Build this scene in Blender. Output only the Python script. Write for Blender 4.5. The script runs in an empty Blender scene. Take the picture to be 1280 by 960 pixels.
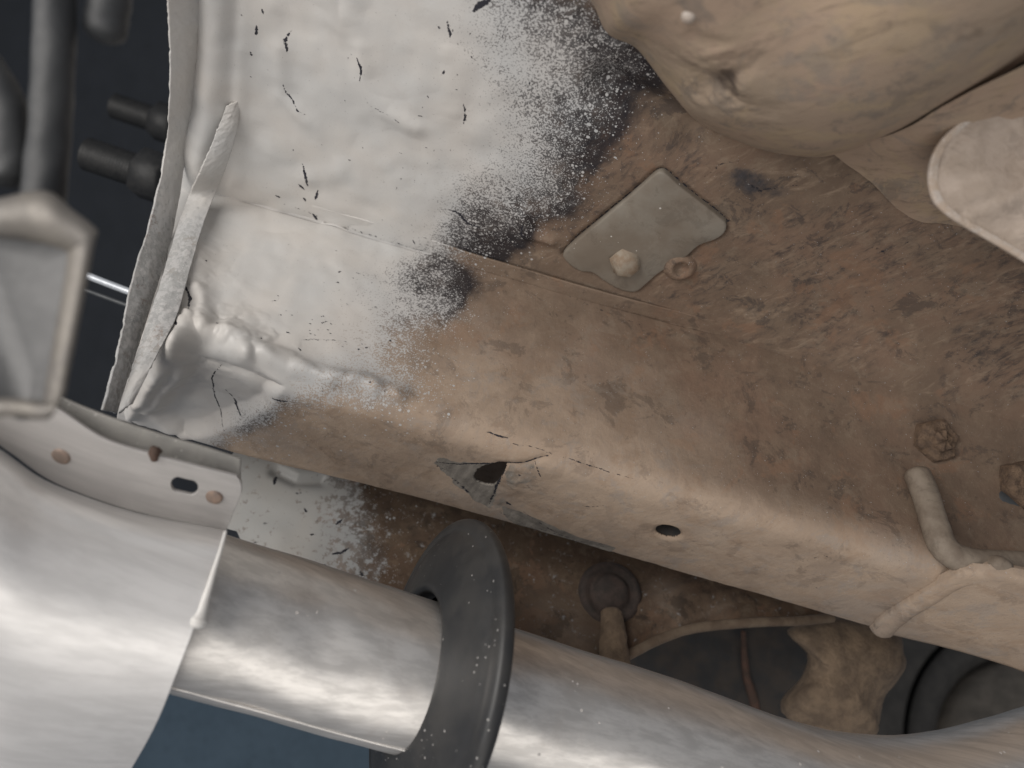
import bpy, math, random
import numpy as np
from mathutils import Vector, Matrix

# ------------------------------------------------------------------ camera, world, lamps, exposure
SC = bpy.context.scene
COL = SC.collection
ELEV, ROLL, FPX = math.radians(38), math.radians(16), 960.0
FWD = np.array([0, math.cos(ELEV), math.sin(ELEV)])
UP0 = np.array([0, -math.sin(ELEV), math.cos(ELEV)])
RIGHT = np.array([math.cos(ROLL), 0, 0]) + math.sin(ROLL) * UP0
UP = np.array([-math.sin(ROLL), 0, 0]) + math.cos(ROLL) * UP0
cam_data = bpy.data.cameras.new('camera')
cam = bpy.data.objects.new('camera', cam_data)
COL.objects.link(cam)
cam.matrix_world = Matrix(((RIGHT[0], UP[0], -FWD[0], 0), (RIGHT[1], UP[1], -FWD[1], 0), (RIGHT[2], UP[2], -FWD[2], 0), (0, 0, 0, 1)))
cam_data.sensor_width = 36
cam_data.lens = 36 * FPX / 1280
cam_data.clip_start, cam_data.clip_end = 0.01, 50
cam_data.dof.use_dof = True
cam_data.dof.focus_distance = 0.41
cam_data.dof.aperture_fstop = 5.8
SC.camera = cam
world = bpy.data.worlds.new('World')
SC.world = world
world.use_nodes = True
world.node_tree.nodes['Background'].inputs[0].default_value = (0.60, 0.62, 0.67, 1)
world.node_tree.nodes['Background'].inputs[1].default_value = 0.30
SC.view_settings.view_transform = 'Standard'
SC.view_settings.look = 'None'
SC.view_settings.exposure = 0.15
SC.view_settings.gamma = 1


def lamp(name, loc, target, size, power, color):
    d = bpy.data.lights.new(name, 'AREA')
    d.shape = 'RECTANGLE'
    d.size, d.size_y = size
    d.energy = power
    d.color = color
    o = bpy.data.objects.new(name, d)
    COL.objects.link(o)
    o.location = loc
    o.rotation_euler = (Vector(target) - Vector(loc)).to_track_quat('-Z', 'Y').to_euler()
    return o


lamp('daylight_from_wheel_side', (-0.60, -0.36, -0.10), (-0.04, 0.32, 0.26), (0.8, 0.65), 8.2, (1.0, 0.955, 0.905))
lamp('daylight_from_floor_bounce', (0.25, 0.0, -0.9), (0.12, 0.3, 0.25), (1.3, 1.0), 4.8, (1.0, 0.95, 0.89))

# ------------------------------------------------------------------ measuring helpers (photo pixel -> point in the place)


def ray(px, py):
    return FWD + RIGHT * ((px - 640) / FPX) + UP * ((480 - py) / FPX)


def at(px, py, d):
    return ray(px, py) * d


def onz(px, py, z):
    r = ray(px, py)
    return r * (z / r[2])


def ony(px, py, y):
    r = ray(px, py)
    return r * (y / r[1])


def smooth(a, b, x):
    t = np.clip((x - a) / (b - a), 0, 1)
    return t * t * (3 - 2 * t)


_tab = np.random.RandomState(7).rand(256, 256)


def vnoise(u, v, seed=0):
    u = u + seed * 17.31
    v = v + seed * 9.77
    iu, iv = np.floor(u).astype(int), np.floor(v).astype(int)
    fu, fv = u - iu, v - iv
    fu, fv = fu * fu * fu * (fu * (fu * 6 - 15) + 10), fv * fv * fv * (fv * (fv * 6 - 15) + 10)
    g = lambda a, b: _tab[(iu + a) % 256, (iv + b) % 256]
    return (g(0, 0) * (1 - fu) + g(1, 0) * fu) * (1 - fv) + (g(0, 1) * (1 - fu) + g(1, 1) * fu) * fv


def fbm(u, v, scale, octv=4, seed=0, rough=0.5):
    s, a, t = 0, 1, 0
    for k in range(octv):
        s = s + a * (vnoise(u * scale * 2 ** k, v * scale * 2 ** k, seed + k) - 0.5)
        t += a
        a *= rough
    return s / t


def seg_dist(U, V, pts, want_t=False):
    best = np.full(U.shape, 1e9)
    bt = np.zeros(U.shape)
    n = len(pts) - 1
    for i in range(n):
        ax, ay = pts[i]
        bx, by = pts[i + 1]
        dx, dy = bx - ax, by - ay
        t = np.clip(((U - ax) * dx + (V - ay) * dy) / (dx * dx + dy * dy + 1e-12), 0, 1)
        d = np.hypot(U - ax - t * dx, V - ay - t * dy)
        m = d < best
        best[m] = d[m]
        bt[m] = ((i + t) / n)[m]
    return (best, bt) if want_t else best


def poly_sdf(U, V, pts):
    """signed distance to a closed outline: negative inside"""
    p = list(pts) + [pts[0]]
    d = seg_dist(U, V, p)
    inside = np.zeros(U.shape, bool)
    for i in range(len(p) - 1):
        (x1, y1), (x2, y2) = p[i], p[i + 1]
        c = (y1 > V) != (y2 > V)
        xi = (x2 - x1) * (V - y1) / ((y2 - y1) if abs(y2 - y1) > 1e-12 else 1e-12) + x1
        inside ^= c & (U < xi)
    return np.where(inside, -d, d)


# ------------------------------------------------------------------ mesh helpers
def link(name, me, mat, parent=None, smooth_shade=True):
    o = bpy.data.objects.new(name, me)
    COL.objects.link(o)
    if mat:
        me.materials.append(mat)
    if parent:
        o.parent = parent
    if smooth_shade:
        me.polygons.foreach_set('use_smooth', np.ones(len(me.polygons), bool))
    return o


def grid_mesh(name, P, attrs=None, keep=None, closed_u=False):
    nu, nv = P.shape[:2]
    idx = np.arange(nu * nv).reshape(nu, nv)
    if closed_u:
        idx = np.vstack([idx, idx[:1]])
    a, b, c, d = idx[:-1, :-1], idx[1:, :-1], idx[1:, 1:], idx[:-1, 1:]
    q = np.stack([a, b, c, d], -1).reshape(-1, 4)
    if keep is not None:
        kv = keep.reshape(-1)
        q = q[kv[q].all(1)]
    me = bpy.data.meshes.new(name)
    me.vertices.add(nu * nv)
    me.vertices.foreach_set('co', P.reshape(-1).astype(np.float32))
    me.loops.add(len(q) * 4)
    me.loops.foreach_set('vertex_index', q.reshape(-1).astype(np.int32))
    me.polygons.add(len(q))
    me.polygons.foreach_set('loop_start', np.arange(0, len(q) * 4, 4, dtype=np.int32))
    me.update(calc_edges=True)
    for k, v in (attrs or {}).items():
        at_ = me.attributes.new(k, 'FLOAT', 'POINT')
        at_.data.foreach_set('value', v.reshape(-1).astype(np.float32))
    me.validate()
    return me


def grid_normals(P):
    du = np.gradient(P, axis=0)
    dv = np.gradient(P, axis=1)
    n = np.cross(du, dv)
    n /= np.linalg.norm(n, axis=-1, keepdims=True) + 1e-12
    # point towards the open side below the car (camera side)
    s = np.sign(-(n * P).sum(-1, keepdims=True))
    return n * s


def cr(pts, n):
    """Catmull-Rom through rows of points; pts (k, ...) -> (n, ...)"""
    pts = np.asarray(pts, float)
    k = len(pts)
    ext = np.concatenate([[2 * pts[0] - pts[1]], pts, [2 * pts[-1] - pts[-2]]])
    t = np.linspace(0, k - 1 - 1e-9, n)
    i = t.astype(int)
    f = (t - i).reshape((-1,) + (1,) * (pts.ndim - 1))
    p0, p1, p2, p3 = ext[i], ext[i + 1], ext[i + 2], ext[i + 3]
    return 0.5 * (2 * p1 + (p2 - p0) * f + (2 * p0 - 5 * p1 + 4 * p2 - p3) * f ** 2 + (3 * p1 - p0 - 3 * p2 + p3) * f ** 3)


def loft(ctrl, nu, nv):
    a = cr(np.asarray(ctrl, float), nu)
    return np.swapaxes(cr(np.swapaxes(a, 0, 1), nv), 0, 1)


def frames(path):
    path = np.asarray(path, float)
    T = np.gradient(path, axis=0)
    T /= np.linalg.norm(T, axis=1, keepdims=True)
    N = np.zeros_like(T)
    a = np.array([0, 0, 1.0]) if abs(T[0][2]) < 0.9 else np.array([0, 1.0, 0])
    n = a - T[0] * (a @ T[0])
    for i in range(len(T)):
        n = n - T[i] * (n @ T[i])
        n /= np.linalg.norm(n)
        N[i] = n
    return T, N, np.cross(T, N)


def tube(path, radii, seg=24, cap=True, jitter=0, seed=0):
    path = np.asarray(path, float)
    r = np.broadcast_to(np.asarray(radii, float), (len(path),)).copy()
    T, N, B = frames(path)
    if cap:
        # rounded ends
        k = 5
        pre, post, rp, rq = [], [], [], []
        for j in range(k):
            a = math.pi / 2 * j / k
            pre.append(path[0] - T[0] * r[0] * 0.6 * math.cos(a)); rp.append(max(r[0] * math.sin(a), 1e-5))
            post.append(path[-1] + T[-1] * r[-1] * 0.6 * math.cos(a)); rq.append(max(r[-1] * math.sin(a), 1e-5))
        path = np.vstack([pre, path, post[::-1]])
        T = np.vstack([[T[0]] * k, T, [T[-1]] * k]); N = np.vstack([[N[0]] * k, N, [N[-1]] * k]); B = np.vstack([[B[0]] * k, B, [B[-1]] * k])
        r = np.concatenate([rp, r, rq[::-1]])
    th = np.linspace(0, 2 * math.pi, seg, endpoint=False)
    ring = np.cos(th)[:, None, None] * N[None] + np.sin(th)[:, None, None] * B[None]
    rr = r[None, :, None] * np.ones((seg, 1, 1))
    if jitter:
        s = np.arange(len(path)) * 1.0
        jj = fbm(np.cos(th)[:, None] * 1.3 + s[None] * 0.31, np.sin(th)[:, None] * 1.3 + s[None] * 0.17, 1.0, 3, seed)
        rr = rr * (1 + jitter * jj[:, :, None])
    return path[None] + ring * rr


def lathe(profile, origin, axis, seg=64):
    """profile: (s along axis, radius)"""
    axis = np.asarray(axis, float) / np.linalg.norm(axis)
    a = np.array([0, 0, 1.0]) if abs(axis[2]) < 0.9 else np.array([1.0, 0, 0])
    n = a - axis * (a @ axis)
    n /= np.linalg.norm(n)
    b = np.cross(axis, n)
    th = np.linspace(0, 2 * math.pi, seg, endpoint=False)
    pr = np.asarray(profile, float)
    return np.asarray(origin)[None, None] + axis * pr[None, :, 0, None] + (np.cos(th)[:, None, None] * n + np.sin(th)[:, None, None] * b) * pr[None, :, 1, None]


def thing(name, label, cat, loc=(0, 0, 0), group=None):
    o = bpy.data.objects.new(name, None)
    COL.objects.link(o)
    o['label'], o['category'] = label, cat
    if group:
        o['group'] = group
    return o


def tag(o, label, cat, group=None):
    o['label'], o['category'] = label, cat
    if group:
        o['group'] = group
    return o


def rings_mesh(name, rings, cap_first=False, cap_last=True):
    """closed outlines joined ring to ring"""
    n = len(rings[0])
    verts = [tuple(p) for r in rings for p in r]
    faces = []
    for k in range(len(rings) - 1):
        for i in range(n):
            j = (i + 1) % n
            faces.append((k * n + i, k * n + j, (k + 1) * n + j, (k + 1) * n + i))
    if cap_first:
        faces.append(tuple(range(n))[::-1])
    if cap_last:
        faces.append(tuple((len(rings) - 1) * n + i for i in range(n)))
    me = bpy.data.meshes.new(name)
    me.from_pydata(verts, [], faces)
    me.update()
    return me


def solidify(o, t, offset=1):
    m = o.modifiers.new('thickness', 'SOLIDIFY')
    m.thickness = t
    m.offset = offset
    return o


# ------------------------------------------------------------------ materials
class NT:
    def __init__(self, name):
        self.m = bpy.data.materials.new(name)
        self.m.use_nodes = True
        self.t = self.m.node_tree
        self.b = self.t.nodes['Principled BSDF']
        self.tc = self.t.nodes.new('ShaderNodeTexCoord').outputs['Object']

    def put(self, sock, v):
        if isinstance(v, bpy.types.NodeSocket):
            self.t.links.new(v, sock)
        elif isinstance(v, tuple) and len(v) == 3 and sock.type == 'RGBA':
            sock.default_value = (*v, 1)
        else:
            sock.default_value = v

    def math(self, op, a, b=0.0, clamp=False):
        n = self.t.nodes.new('ShaderNodeMath')
        n.operation = op
        n.use_clamp = clamp
        self.put(n.inputs[0], a)
        self.put(n.inputs[1], b)
        return n.outputs[0]

    def ss(self, x, a, b):
        n = self.t.nodes.new('ShaderNodeMapRange')
        n.interpolation_type = 'SMOOTHSTEP'
        self.put(n.inputs[0], x)
        self.put(n.inputs[1], a)
        self.put(n.inputs[2], b)
        return n.outputs[0]

    def lin(self, x, a, b, c, d):
        n = self.t.nodes.new('ShaderNodeMapRange')
        for i, v in enumerate((x, a, b, c, d)):
            self.put(n.inputs[i], v)
        return n.outputs[0]

    def mapping(self, rot=(0, 0, 0), scale=(1, 1, 1)):
        n = self.t.nodes.new('ShaderNodeMapping')
        n.vector_type = 'TEXTURE'
        n.inputs['Rotation'].default_value = rot
        n.inputs['Scale'].default_value = tuple(1 / v for v in scale)
        self.t.links.new(self.tc, n.inputs[0])
        return n.outputs[0]

    def noise(self, scale, detail=4, rough=0.55, vec=None, dist=0.0):
        n = self.t.nodes.new('ShaderNodeTexNoise')
        self.t.links.new(vec if vec is not None else self.tc, n.inputs['Vector'])
        n.inputs['Scale'].default_value = scale
        n.inputs['Detail'].default_value = detail
        n.inputs['Roughness'].default_value = rough
        n.inputs['Distortion'].default_value = dist
        return n.outputs['Fac']

    def voro(self, scale):
        n = self.t.nodes.new('ShaderNodeTexVoronoi')
        self.t.links.new(self.tc, n.inputs['Vector'])
        n.inputs['Scale'].default_value = scale
        return n.outputs['Distance'], n.outputs['Color']

    def mix(self, f, a, b):
        n = self.t.nodes.new('ShaderNodeMix')
        n.data_type = 'RGBA'
        self.put(n.inputs[0], f)
        self.put(n.inputs[6], a)
        self.put(n.inputs[7], b)
        return n.outputs[2]

    def mixf(self, f, a, b):
        n = self.t.nodes.new('ShaderNodeMix')
        self.put(n.inputs[0], f)
        self.put(n.inputs[2], a)
        self.put(n.inputs[3], b)
        return n.outputs[0]

    def attr(self, name):
        n = self.t.nodes.new('ShaderNodeAttribute')
        n.attribute_name = name
        return n.outputs['Fac']

    def bump(self, h, strength=0.4, dist=0.001, normal=None):
        n = self.t.nodes.new('ShaderNodeBump')
        n.inputs['Strength'].default_value = strength
        n.inputs['Distance'].default_value = dist
        self.t.links.new(h, n.inputs['Height'])
        if normal is not None:
            self.t.links.new(normal, n.inputs['Normal'])
        return n.outputs[0]

    def out(self, color=None, rough=None, metal=None, normal=None, spec=None):
        if color is not None:
            self.put(self.b.inputs['Base Color'], color)
        if rough is not None:
            self.put(self.b.inputs['Roughness'], rough)
        if metal is not None:
            self.put(self.b.inputs['Metallic'], metal)
        if normal is not None:
            self.put(self.b.inputs['Normal'], normal)
        if spec is not None:
            self.put(self.b.inputs['Specular IOR Level'], spec)
        return self.m


WHITE = (0.53, 0.505, 0.476)


def underbody(name, dirt, dust, stain, grey=(0.26, 0.235, 0.205), rot=0.0, streak=0.6, speck_scale=980, white=WHITE, soft=0.03):
    """dusty painted sheet metal; float attributes on the mesh say where white sealer, black undercoat, bare metal and cracks are"""
    n = NT(name)
    big = n.noise(16, 3, 0.6)
    mid = n.noise(70, 5, 0.65)
    fine = n.noise(420, 4, 0.6)
    st = n.noise(1.0, 7, 0.72, n.mapping((0, 0, rot), (95, 230, 120)), 0.35)
    st2 = n.noise(17, 6, 0.68, None, 1.0)
    lite = n.attr('lite')
    c = n.mix(n.ss(big, 0.35, 0.65), dirt[0], dirt[1])
    c = n.mix(n.math('MULTIPLY', n.ss(mid, 0.4, 0.7), 0.5), c, dirt[2])
    # streaks where dust was wiped
    s = n.math('MULTIPLY', n.ss(st, 0.40, 0.72), n.ss(st2, 0.40, 0.60))
    s = n.math('MULTIPLY', s, n.math('MULTIPLY', n.math('SUBTRACT', 1.0, lite, True), streak))
    c = n.mix(s, c, stain)
    s2 = n.math('MULTIPLY', n.ss(n.noise(1.0, 5, 0.7, n.mapping((0, 0, rot + 0.2), (45, 110, 80)), 1.4), 0.52, 0.72), n.math('MULTIPLY', n.math('SUBTRACT', 1.0, lite, True), streak * 0.7))
    c = n.mix(s2, c, tuple(v * 1.35 for v in dirt[2]))
    d = n.mix(n.ss(mid, 0.3, 0.75), dust[0], dust[1])
    d = n.mix(n.math('MULTIPLY', n.ss(big, 0.45, 0.7), 0.55), d, dust[2])
    d = n.mix(n.math('MULTIPLY', n.ss(n.noise(38, 6, 0.7, None, 0.8), 0.5, 0.68), 0.6), d, tuple(v * k for v, k in zip(dust[0], (0.82, 0.76, 0.70))))
    d = n.mix(n.math('MULTIPLY', n.ss(st, 0.5, 0.72), 0.45), d, dust[2])
    d = n.mix(n.math('MULTIPLY', n.ss(fine, 0.5, 0.75), 0.25), d, dust[0])
    c = n.mix(lite, c, d)
    tide = n.math('ABSOLUTE', n.math('SUBTRACT', n.noise(20, 5, 0.55, None, 0.6), 0.5))
    c = n.mix(n.math('MULTIPLY', n.math('SUBTRACT', 1.0, n.ss(tide, 0.0, 0.03)), n.math('MULTIPLY', lite, 0.2)), c, dust[1])
    c = n.mix(n.math('MULTIPLY', n.ss(n.noise(27, 5, 0.6, None, 0.8), 0.54, 0.58), 0.16), c, dirt[0])
    grit = n.noise(1150, 3, 0.6)
    c = n.mix(n.math('MULTIPLY', n.ss(grit, 0.60, 0.72), n.math('MULTIPLY', n.ss(mid, 0.4, 0.65), 0.6)), c, stain)
    fl1 = n.ss(n.noise(46, 9, 0.74, None, 0.5), 0.545, 0.60)
    fl2 = n.ss(n.noise(33, 8, 0.70, None, 0.4), 0.555, 0.61)
    fl3 = n.ss(n.noise(58, 8, 0.72, None, 0.4), 0.55, 0.62)
    dry = n.math('SUBTRACT', 1.0, n.math('MULTIPLY', lite, 0.62))
    c = n.mix(n.math('MULTIPLY', fl1, n.math('MULTIPLY', dry, 0.55)), c, stain)
    c = n.mix(n.math('MULTIPLY', fl2, n.math('MULTIPLY', dry, 0.55)), c, n.mix(lite, (0.212, 0.128, 0.084), (0.34, 0.235, 0.16)))
    c = n.mix(n.math('MULTIPLY', fl3, 0.38), c, n.mix(lite, (0.225, 0.175, 0.13), (0.29, 0.262, 0.24)))
    # bare / scraped metal
    bare = n.attr('bare')
    bm = n.ss(n.math('ADD', bare, n.math('MULTIPLY', n.math('SUBTRACT', mid, 0.5), 0.7)), 0.4, 0.6)
    c = n.mix(bm, c, n.mix(n.ss(n.noise(1.0, 4, 0.6, n.mapping((0, 0, rot - 0.3), (60, 300, 200))), 0.3, 0.7), grey, tuple(v * 0.62 for v in grey)))
    # black undercoat
    dark = n.attr('dark')
    dm = n.math('MULTIPLY', n.ss(n.math('ADD', dark, n.math('MULTIPLY', n.math('SUBTRACT', mid, 0.5), 1.3)), 0.15, 1.0), 0.9)
    c = n.mix(dm, c, (0.013, 0.013, 0.018))
    # white sealer, thinning into spray specks
    paint = n.attr('paint')
    spray = n.attr('spray')
    sp1 = n.noise(speck_scale, 3, 0.65)
    sp2 = n.noise(170, 3, 0.6)
    p2 = n.math('ADD', paint, n.math('MULTIPLY', n.math('SUBTRACT', sp2, 0.5), 0.55))
    thr = n.lin(p2, 0.0, 1.0, 0.715, 0.27)
    w = n.ss(n.math('SUBTRACT', sp1, thr), -soft, soft)
    vd, vc = n.voro(430)
    sepr = n.t.nodes.new('ShaderNodeSeparateColor')
    n.t.links.new(vc, sepr.inputs[0])
    rad = n.math('MULTIPLY', n.math('POWER', sepr.outputs[1], 2.2), 0.42)
    dot = n.math('MULTIPLY', n.math('LESS_THAN', vd, rad), n.math('LESS_THAN', sepr.outputs[0], spray))
    vd2, vc2 = n.voro(900)
    sep2 = n.t.nodes.new('ShaderNodeSeparateColor')
    n.t.links.new(vc2, sep2.inputs[0])
    dot2 = n.math('MULTIPLY', n.math('LESS_THAN', vd2, n.math('MULTIPLY', sep2.outputs[1], 0.36)), n.math('LESS_THAN', sep2.outputs[0], n.math('MULTIPLY', spray, 1.4)))
    w = n.math('MAXIMUM', w, n.math('MAXIMUM', dot, n.math('MULTIPLY', dot2, 0.8)))
    mist = n.math('MULTIPLY', n.ss(p2, 0.12, 0.85), 0.55)
    w = n.math('MAXIMUM', w, mist)
    wn = n.noise(26, 3, 0.5)
    wc = n.mix(n.ss(wn, 0.3, 0.7), white, tuple(v * k for v, k in zip(white, (0.94, 0.975, 1.01))))
    wc = n.mix(n.math('MULTIPLY', n.ss(n.noise(9, 2), 0.5, 0.7), 0.5), wc, tuple(v * k for v, k in zip(white, (0.97, 0.935, 0.915))))
    wc = n.mix(n.math('MULTIPLY', n.ss(n.noise(40, 8, 0.7, None, 0.6), 0.55, 0.66), 0.13), wc, (0.40, 0.37, 0.34))
    # where paint is thin the dark below greys it
    thin = n.math('MULTIPLY', n.math('SUBTRACT', 1.0, n.ss(paint, 0.35, 1.0)), 0.3)
    wc = n.mix(thin, wc, (0.30, 0.33, 0.37))
    c = n.mix(w, c, wc)
    crack = n.attr('crack')
    cm = n.ss(n.math('ADD', crack, n.math('MULTIPLY', n.math('SUBTRACT', n.noise(520, 4, 0.7), 0.5), 2.0)), 0.46, 0.66)
    c = n.mix(cm, c, (0.022, 0.022, 0.03))
    h = n.math('ADD', n.math('MULTIPLY', fine, 0.5), n.math('MULTIPLY', st, 0.7))
    h = n.math('MULTIPLY', h, n.math('SUBTRACT', 1.0, n.math('MULTIPLY', w, 0.85)))
    h = n.math('ADD', h, n.math('MULTIPLY', w, n.math('ADD', 0.55, n.math('MULTIPLY', n.noise(330, 3, 0.6), 0.12))))
    h = n.math('SUBTRACT', h, n.math('MULTIPLY', cm, 0.5))
    nb = n.bump(h, 0.75, 0.0007)
    r = n.mixf(w, 0.85, 0.42)
    return n.out(c, r, 0.0, nb, n.mixf(w, 0.25, 0.4))


def plain(name, a, b, scale=120, rough=0.6, metal=0.0, bump=0.3, bdist=0.0006, specks=0.0, stretch=None, speck_col=WHITE):
    n = NT(name)
    vec = n.mapping(*stretch) if stretch else None
    f = n.noise(scale, 5, 0.6, vec)
    c = n.mix(n.ss(f, 0.35, 0.65), a, b)
    c = n.mix(n.math('MULTIPLY', n.ss(n.noise(62, 9, 0.74, None, 0.5), 0.53, 0.60), 0.32), c, tuple(v * 0.55 for v in b))
    c = n.mix(n.math('MULTIPLY', n.ss(n.noise(48, 8, 0.72, None, 0.5), 0.56, 0.63), 0.2), c, tuple(min(1, v * 1.3) for v in a))
    if specks:
        vd, vc = n.voro(620)
        s = n.t.nodes.new('ShaderNodeSeparateColor')
        n.t.links.new(vc, s.inputs[0])
        dot = n.math('MULTIPLY', n.math('LESS_THAN', vd, n.math('MULTIPLY', n.math('POWER', s.outputs[1], 2.0), 0.36)), n.math('LESS_THAN', s.outputs[0], n.math('MULTIPLY', n.ss(n.noise(45, 3), 0.35, 0.7), specks)))
        c = n.mix(dot, c, speck_col)
        metal = n.mixf(dot, metal, 0.0)
    hf = n.noise(scale * 4, 4, 0.6, vec)
    return n.out(c, n.lin(hf, 0, 1, max(rough - 0.1, 0.02), rough + 0.1), metal, n.bump(n.math('ADD', f, n.math('MULTIPLY', hf, 0.4)), bump, bdist))


BROWN = ((0.145, 0.103, 0.075), (0.195, 0.13, 0.093), (0.215, 0.16, 0.115))
DUST = ((0.37, 0.282, 0.212), (0.42, 0.325, 0.248), (0.285, 0.25, 0.222))
_p, _q = onz(1000, 400, 0.34), onz(1100, 350, 0.34)
FSTREAK = math.atan2(_q[1] - _p[1], _q[0] - _p[0])       # the dust on the floor was wiped slantwise
M_FLOOR = underbody('brown_dusty_underbody', BROWN, DUST, (0.05, 0.042, 0.04), (0.06, 0.055, 0.058), rot=FSTREAK, streak=1.0)
M_RAIL = underbody('tan_dusty_rail', BROWN, DUST, (0.075, 0.058, 0.048), rot=FSTREAK, streak=0.4)
M_SILL = underbody('shaded_dusty_sill', ((0.10, 0.068, 0.047), (0.13, 0.085, 0.058), (0.17, 0.125, 0.085)), DUST, (0.03, 0.025, 0.022), rot=0.3, speck_scale=240, white=(0.40, 0.385, 0.36), soft=0.11)  # white coat greyed down: the rail's shade is put into the colour
M_FLANGE = underbody('oversprayed_grey_flange', ((0.36, 0.36, 0.35), (0.32, 0.322, 0.32), (0.40, 0.40, 0.39)), DUST, (0.2, 0.2, 0.2), speck_scale=330, soft=0.06)
M_WHITE = NT('white_sealer')
_f = M_WHITE.noise(300, 3, 0.6)
M_WHITE = M_WHITE.out(M_WHITE.mix(_f, WHITE, (0.66, 0.655, 0.64)), 0.38, 0.0, M_WHITE.bump(_f, 0.2, 0.0004))


def tank_material():
    n = NT('dusty_tank')
    big, mid, fine = n.noise(14, 4, 0.6), n.noise(60, 5, 0.65), n.noise(420, 4, 0.6)
    st = n.noise(1.0, 6, 0.7, n.mapping((0.3, 0.2, math.radians(-38)), (45, 150, 150)), 1.2)
    c = n.mix(n.ss(big, 0.35, 0.65), (0.30, 0.235, 0.175), (0.345, 0.255, 0.19))
    c = n.mix(n.math('MULTIPLY', n.ss(n.noise(24, 5, 0.65, None, 0.8), 0.5, 0.64), 0.65), c, (0.36, 0.275, 0.18))
    c = n.mix(n.math('MULTIPLY', n.ss(n.noise(31, 6, 0.7, None, 1.2), 0.52, 0.66), 0.5), c, (0.2, 0.18, 0.16))
    c = n.mix(n.math('MULTIPLY', n.ss(n.noise(19, 4, 0.6), 0.54, 0.7), 0.6), c, (0.33, 0.215, 0.16))
    c = n.mix(n.math('MULTIPLY', n.ss(st, 0.5, 0.7), 0.6), c, (0.18, 0.138, 0.103))
    c = n.mix(n.math('MULTIPLY', n.ss(n.noise(42, 9, 0.74, None, 0.6), 0.545, 0.61), 0.5), c, (0.165, 0.14, 0.12))
    c = n.mix(n.math('MULTIPLY', n.ss(n.noise(36, 8, 0.72, None, 0.5), 0.55, 0.62), 0.45), c, (0.36, 0.28, 0.20))
    bare = n.attr('bare')
    c = n.mix(n.ss(n.math('ADD', bare, n.math('MULTIPLY', n.math('SUBTRACT', mid, 0.5), 1.2)), 0.35, 0.7), c, (0.10, 0.075, 0.06))
    vd, vc = n.voro(90)
    s = n.t.nodes.new('ShaderNodeSeparateColor')
    n.t.links.new(vc, s.inputs[0])
    h = n.math('ADD', n.math('MULTIPLY', fine, 0.4), st)
    return n.out(c, 0.8, 0.0, n.bump(h, 0.5, 0.0006), 0.25)


M_TANK = tank_material()
M_PALE = plain('pale_dusty_plate', (0.37, 0.305, 0.255), (0.29, 0.235, 0.19), 70, 0.75, 0, 0.7, 0.0012)
M_PALE_EDGE = plain('worn_plate_edge', (0.42, 0.37, 0.33), (0.36, 0.285, 0.225), 160, 0.5, 0.1, 0.4)
M_PATCH = plain('grey_patch', (0.215, 0.192, 0.16), (0.165, 0.135, 0.105), 26, 0.7, 0, 0.2, specks=0.12)
M_KNOB = plain('dusty_knob', (0.28, 0.24, 0.19), (0.22, 0.16, 0.11), 150, 0.75)
M_RUST = plain('rusty_nut', (0.17, 0.112, 0.072), (0.10, 0.066, 0.046), 260, 0.85, 0, 1.0, 0.0015)
M_PIPE_LINE = plain('dusty_grey_line', (0.22, 0.18, 0.14), (0.16, 0.125, 0.095), 120, 0.7)
M_LIP = plain('dusty_lip', (0.20, 0.15, 0.105), (0.15, 0.105, 0.072), 90, 0.8)
M_PLUG = plain('dark_plug_rubber', (0.085, 0.06, 0.05), (0.05, 0.04, 0.035), 120, 0.8)
M_OLDRUST = plain('old_rust', (0.10, 0.055, 0.04), (0.06, 0.04, 0.03), 120, 0.9)
M_MUD = plain('caked_mud', (0.25, 0.18, 0.12), (0.15, 0.108, 0.075), 75, 0.9, 0, 0.8, 0.002)
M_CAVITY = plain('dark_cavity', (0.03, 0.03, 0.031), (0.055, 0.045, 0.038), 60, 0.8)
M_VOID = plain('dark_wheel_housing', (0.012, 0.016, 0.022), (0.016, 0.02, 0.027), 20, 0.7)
M_TYRE = plain('tyre_rubber', (0.05, 0.047, 0.043), (0.07, 0.065, 0.058), 60, 0.8)
M_GAP = plain('black_gap', (0.004, 0.004, 0.004), (0.006, 0.006, 0.006), 60, 0.9)
M_HUB = plain('dusty_hub', (0.19, 0.165, 0.135), (0.13, 0.115, 0.095), 40, 0.8)
M_RUBBER = plain('black_rubber', (0.022, 0.023, 0.025), (0.040, 0.039, 0.038), 32, 0.45, 0, 0.12, 0.0003, specks=0.3, speck_col=(0.30, 0.29, 0.28))
M_BLURMETAL = plain('grey_bracket_metal', (0.18, 0.165, 0.145), (0.14, 0.13, 0.12), 60, 0.5, 0.3)
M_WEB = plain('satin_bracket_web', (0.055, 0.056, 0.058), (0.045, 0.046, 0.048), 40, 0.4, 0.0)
M_DKMETAL = plain('dark_grey_steel', (0.07, 0.075, 0.08), (0.05, 0.055, 0.06), 60, 0.5, 0.2)
M_STUD = plain('dull_stud_steel', (0.026, 0.026, 0.026), (0.016, 0.017, 0.018), 200, 0.55, 0.2)
M_ROD = plain('pale_rod', (0.55, 0.58, 0.62), (0.45, 0.48, 0.52), 60, 0.35, 0.3)
M_STRIP = plain('grey_strip', (0.32, 0.31, 0.29), (0.37, 0.355, 0.33), 90, 0.6, 0.2, 0.3, specks=0.35)
M_SPOT = plain('weld_spot', (0.28, 0.20, 0.155), (0.20, 0.155, 0.13), 300, 0.6, 0.2)


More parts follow.
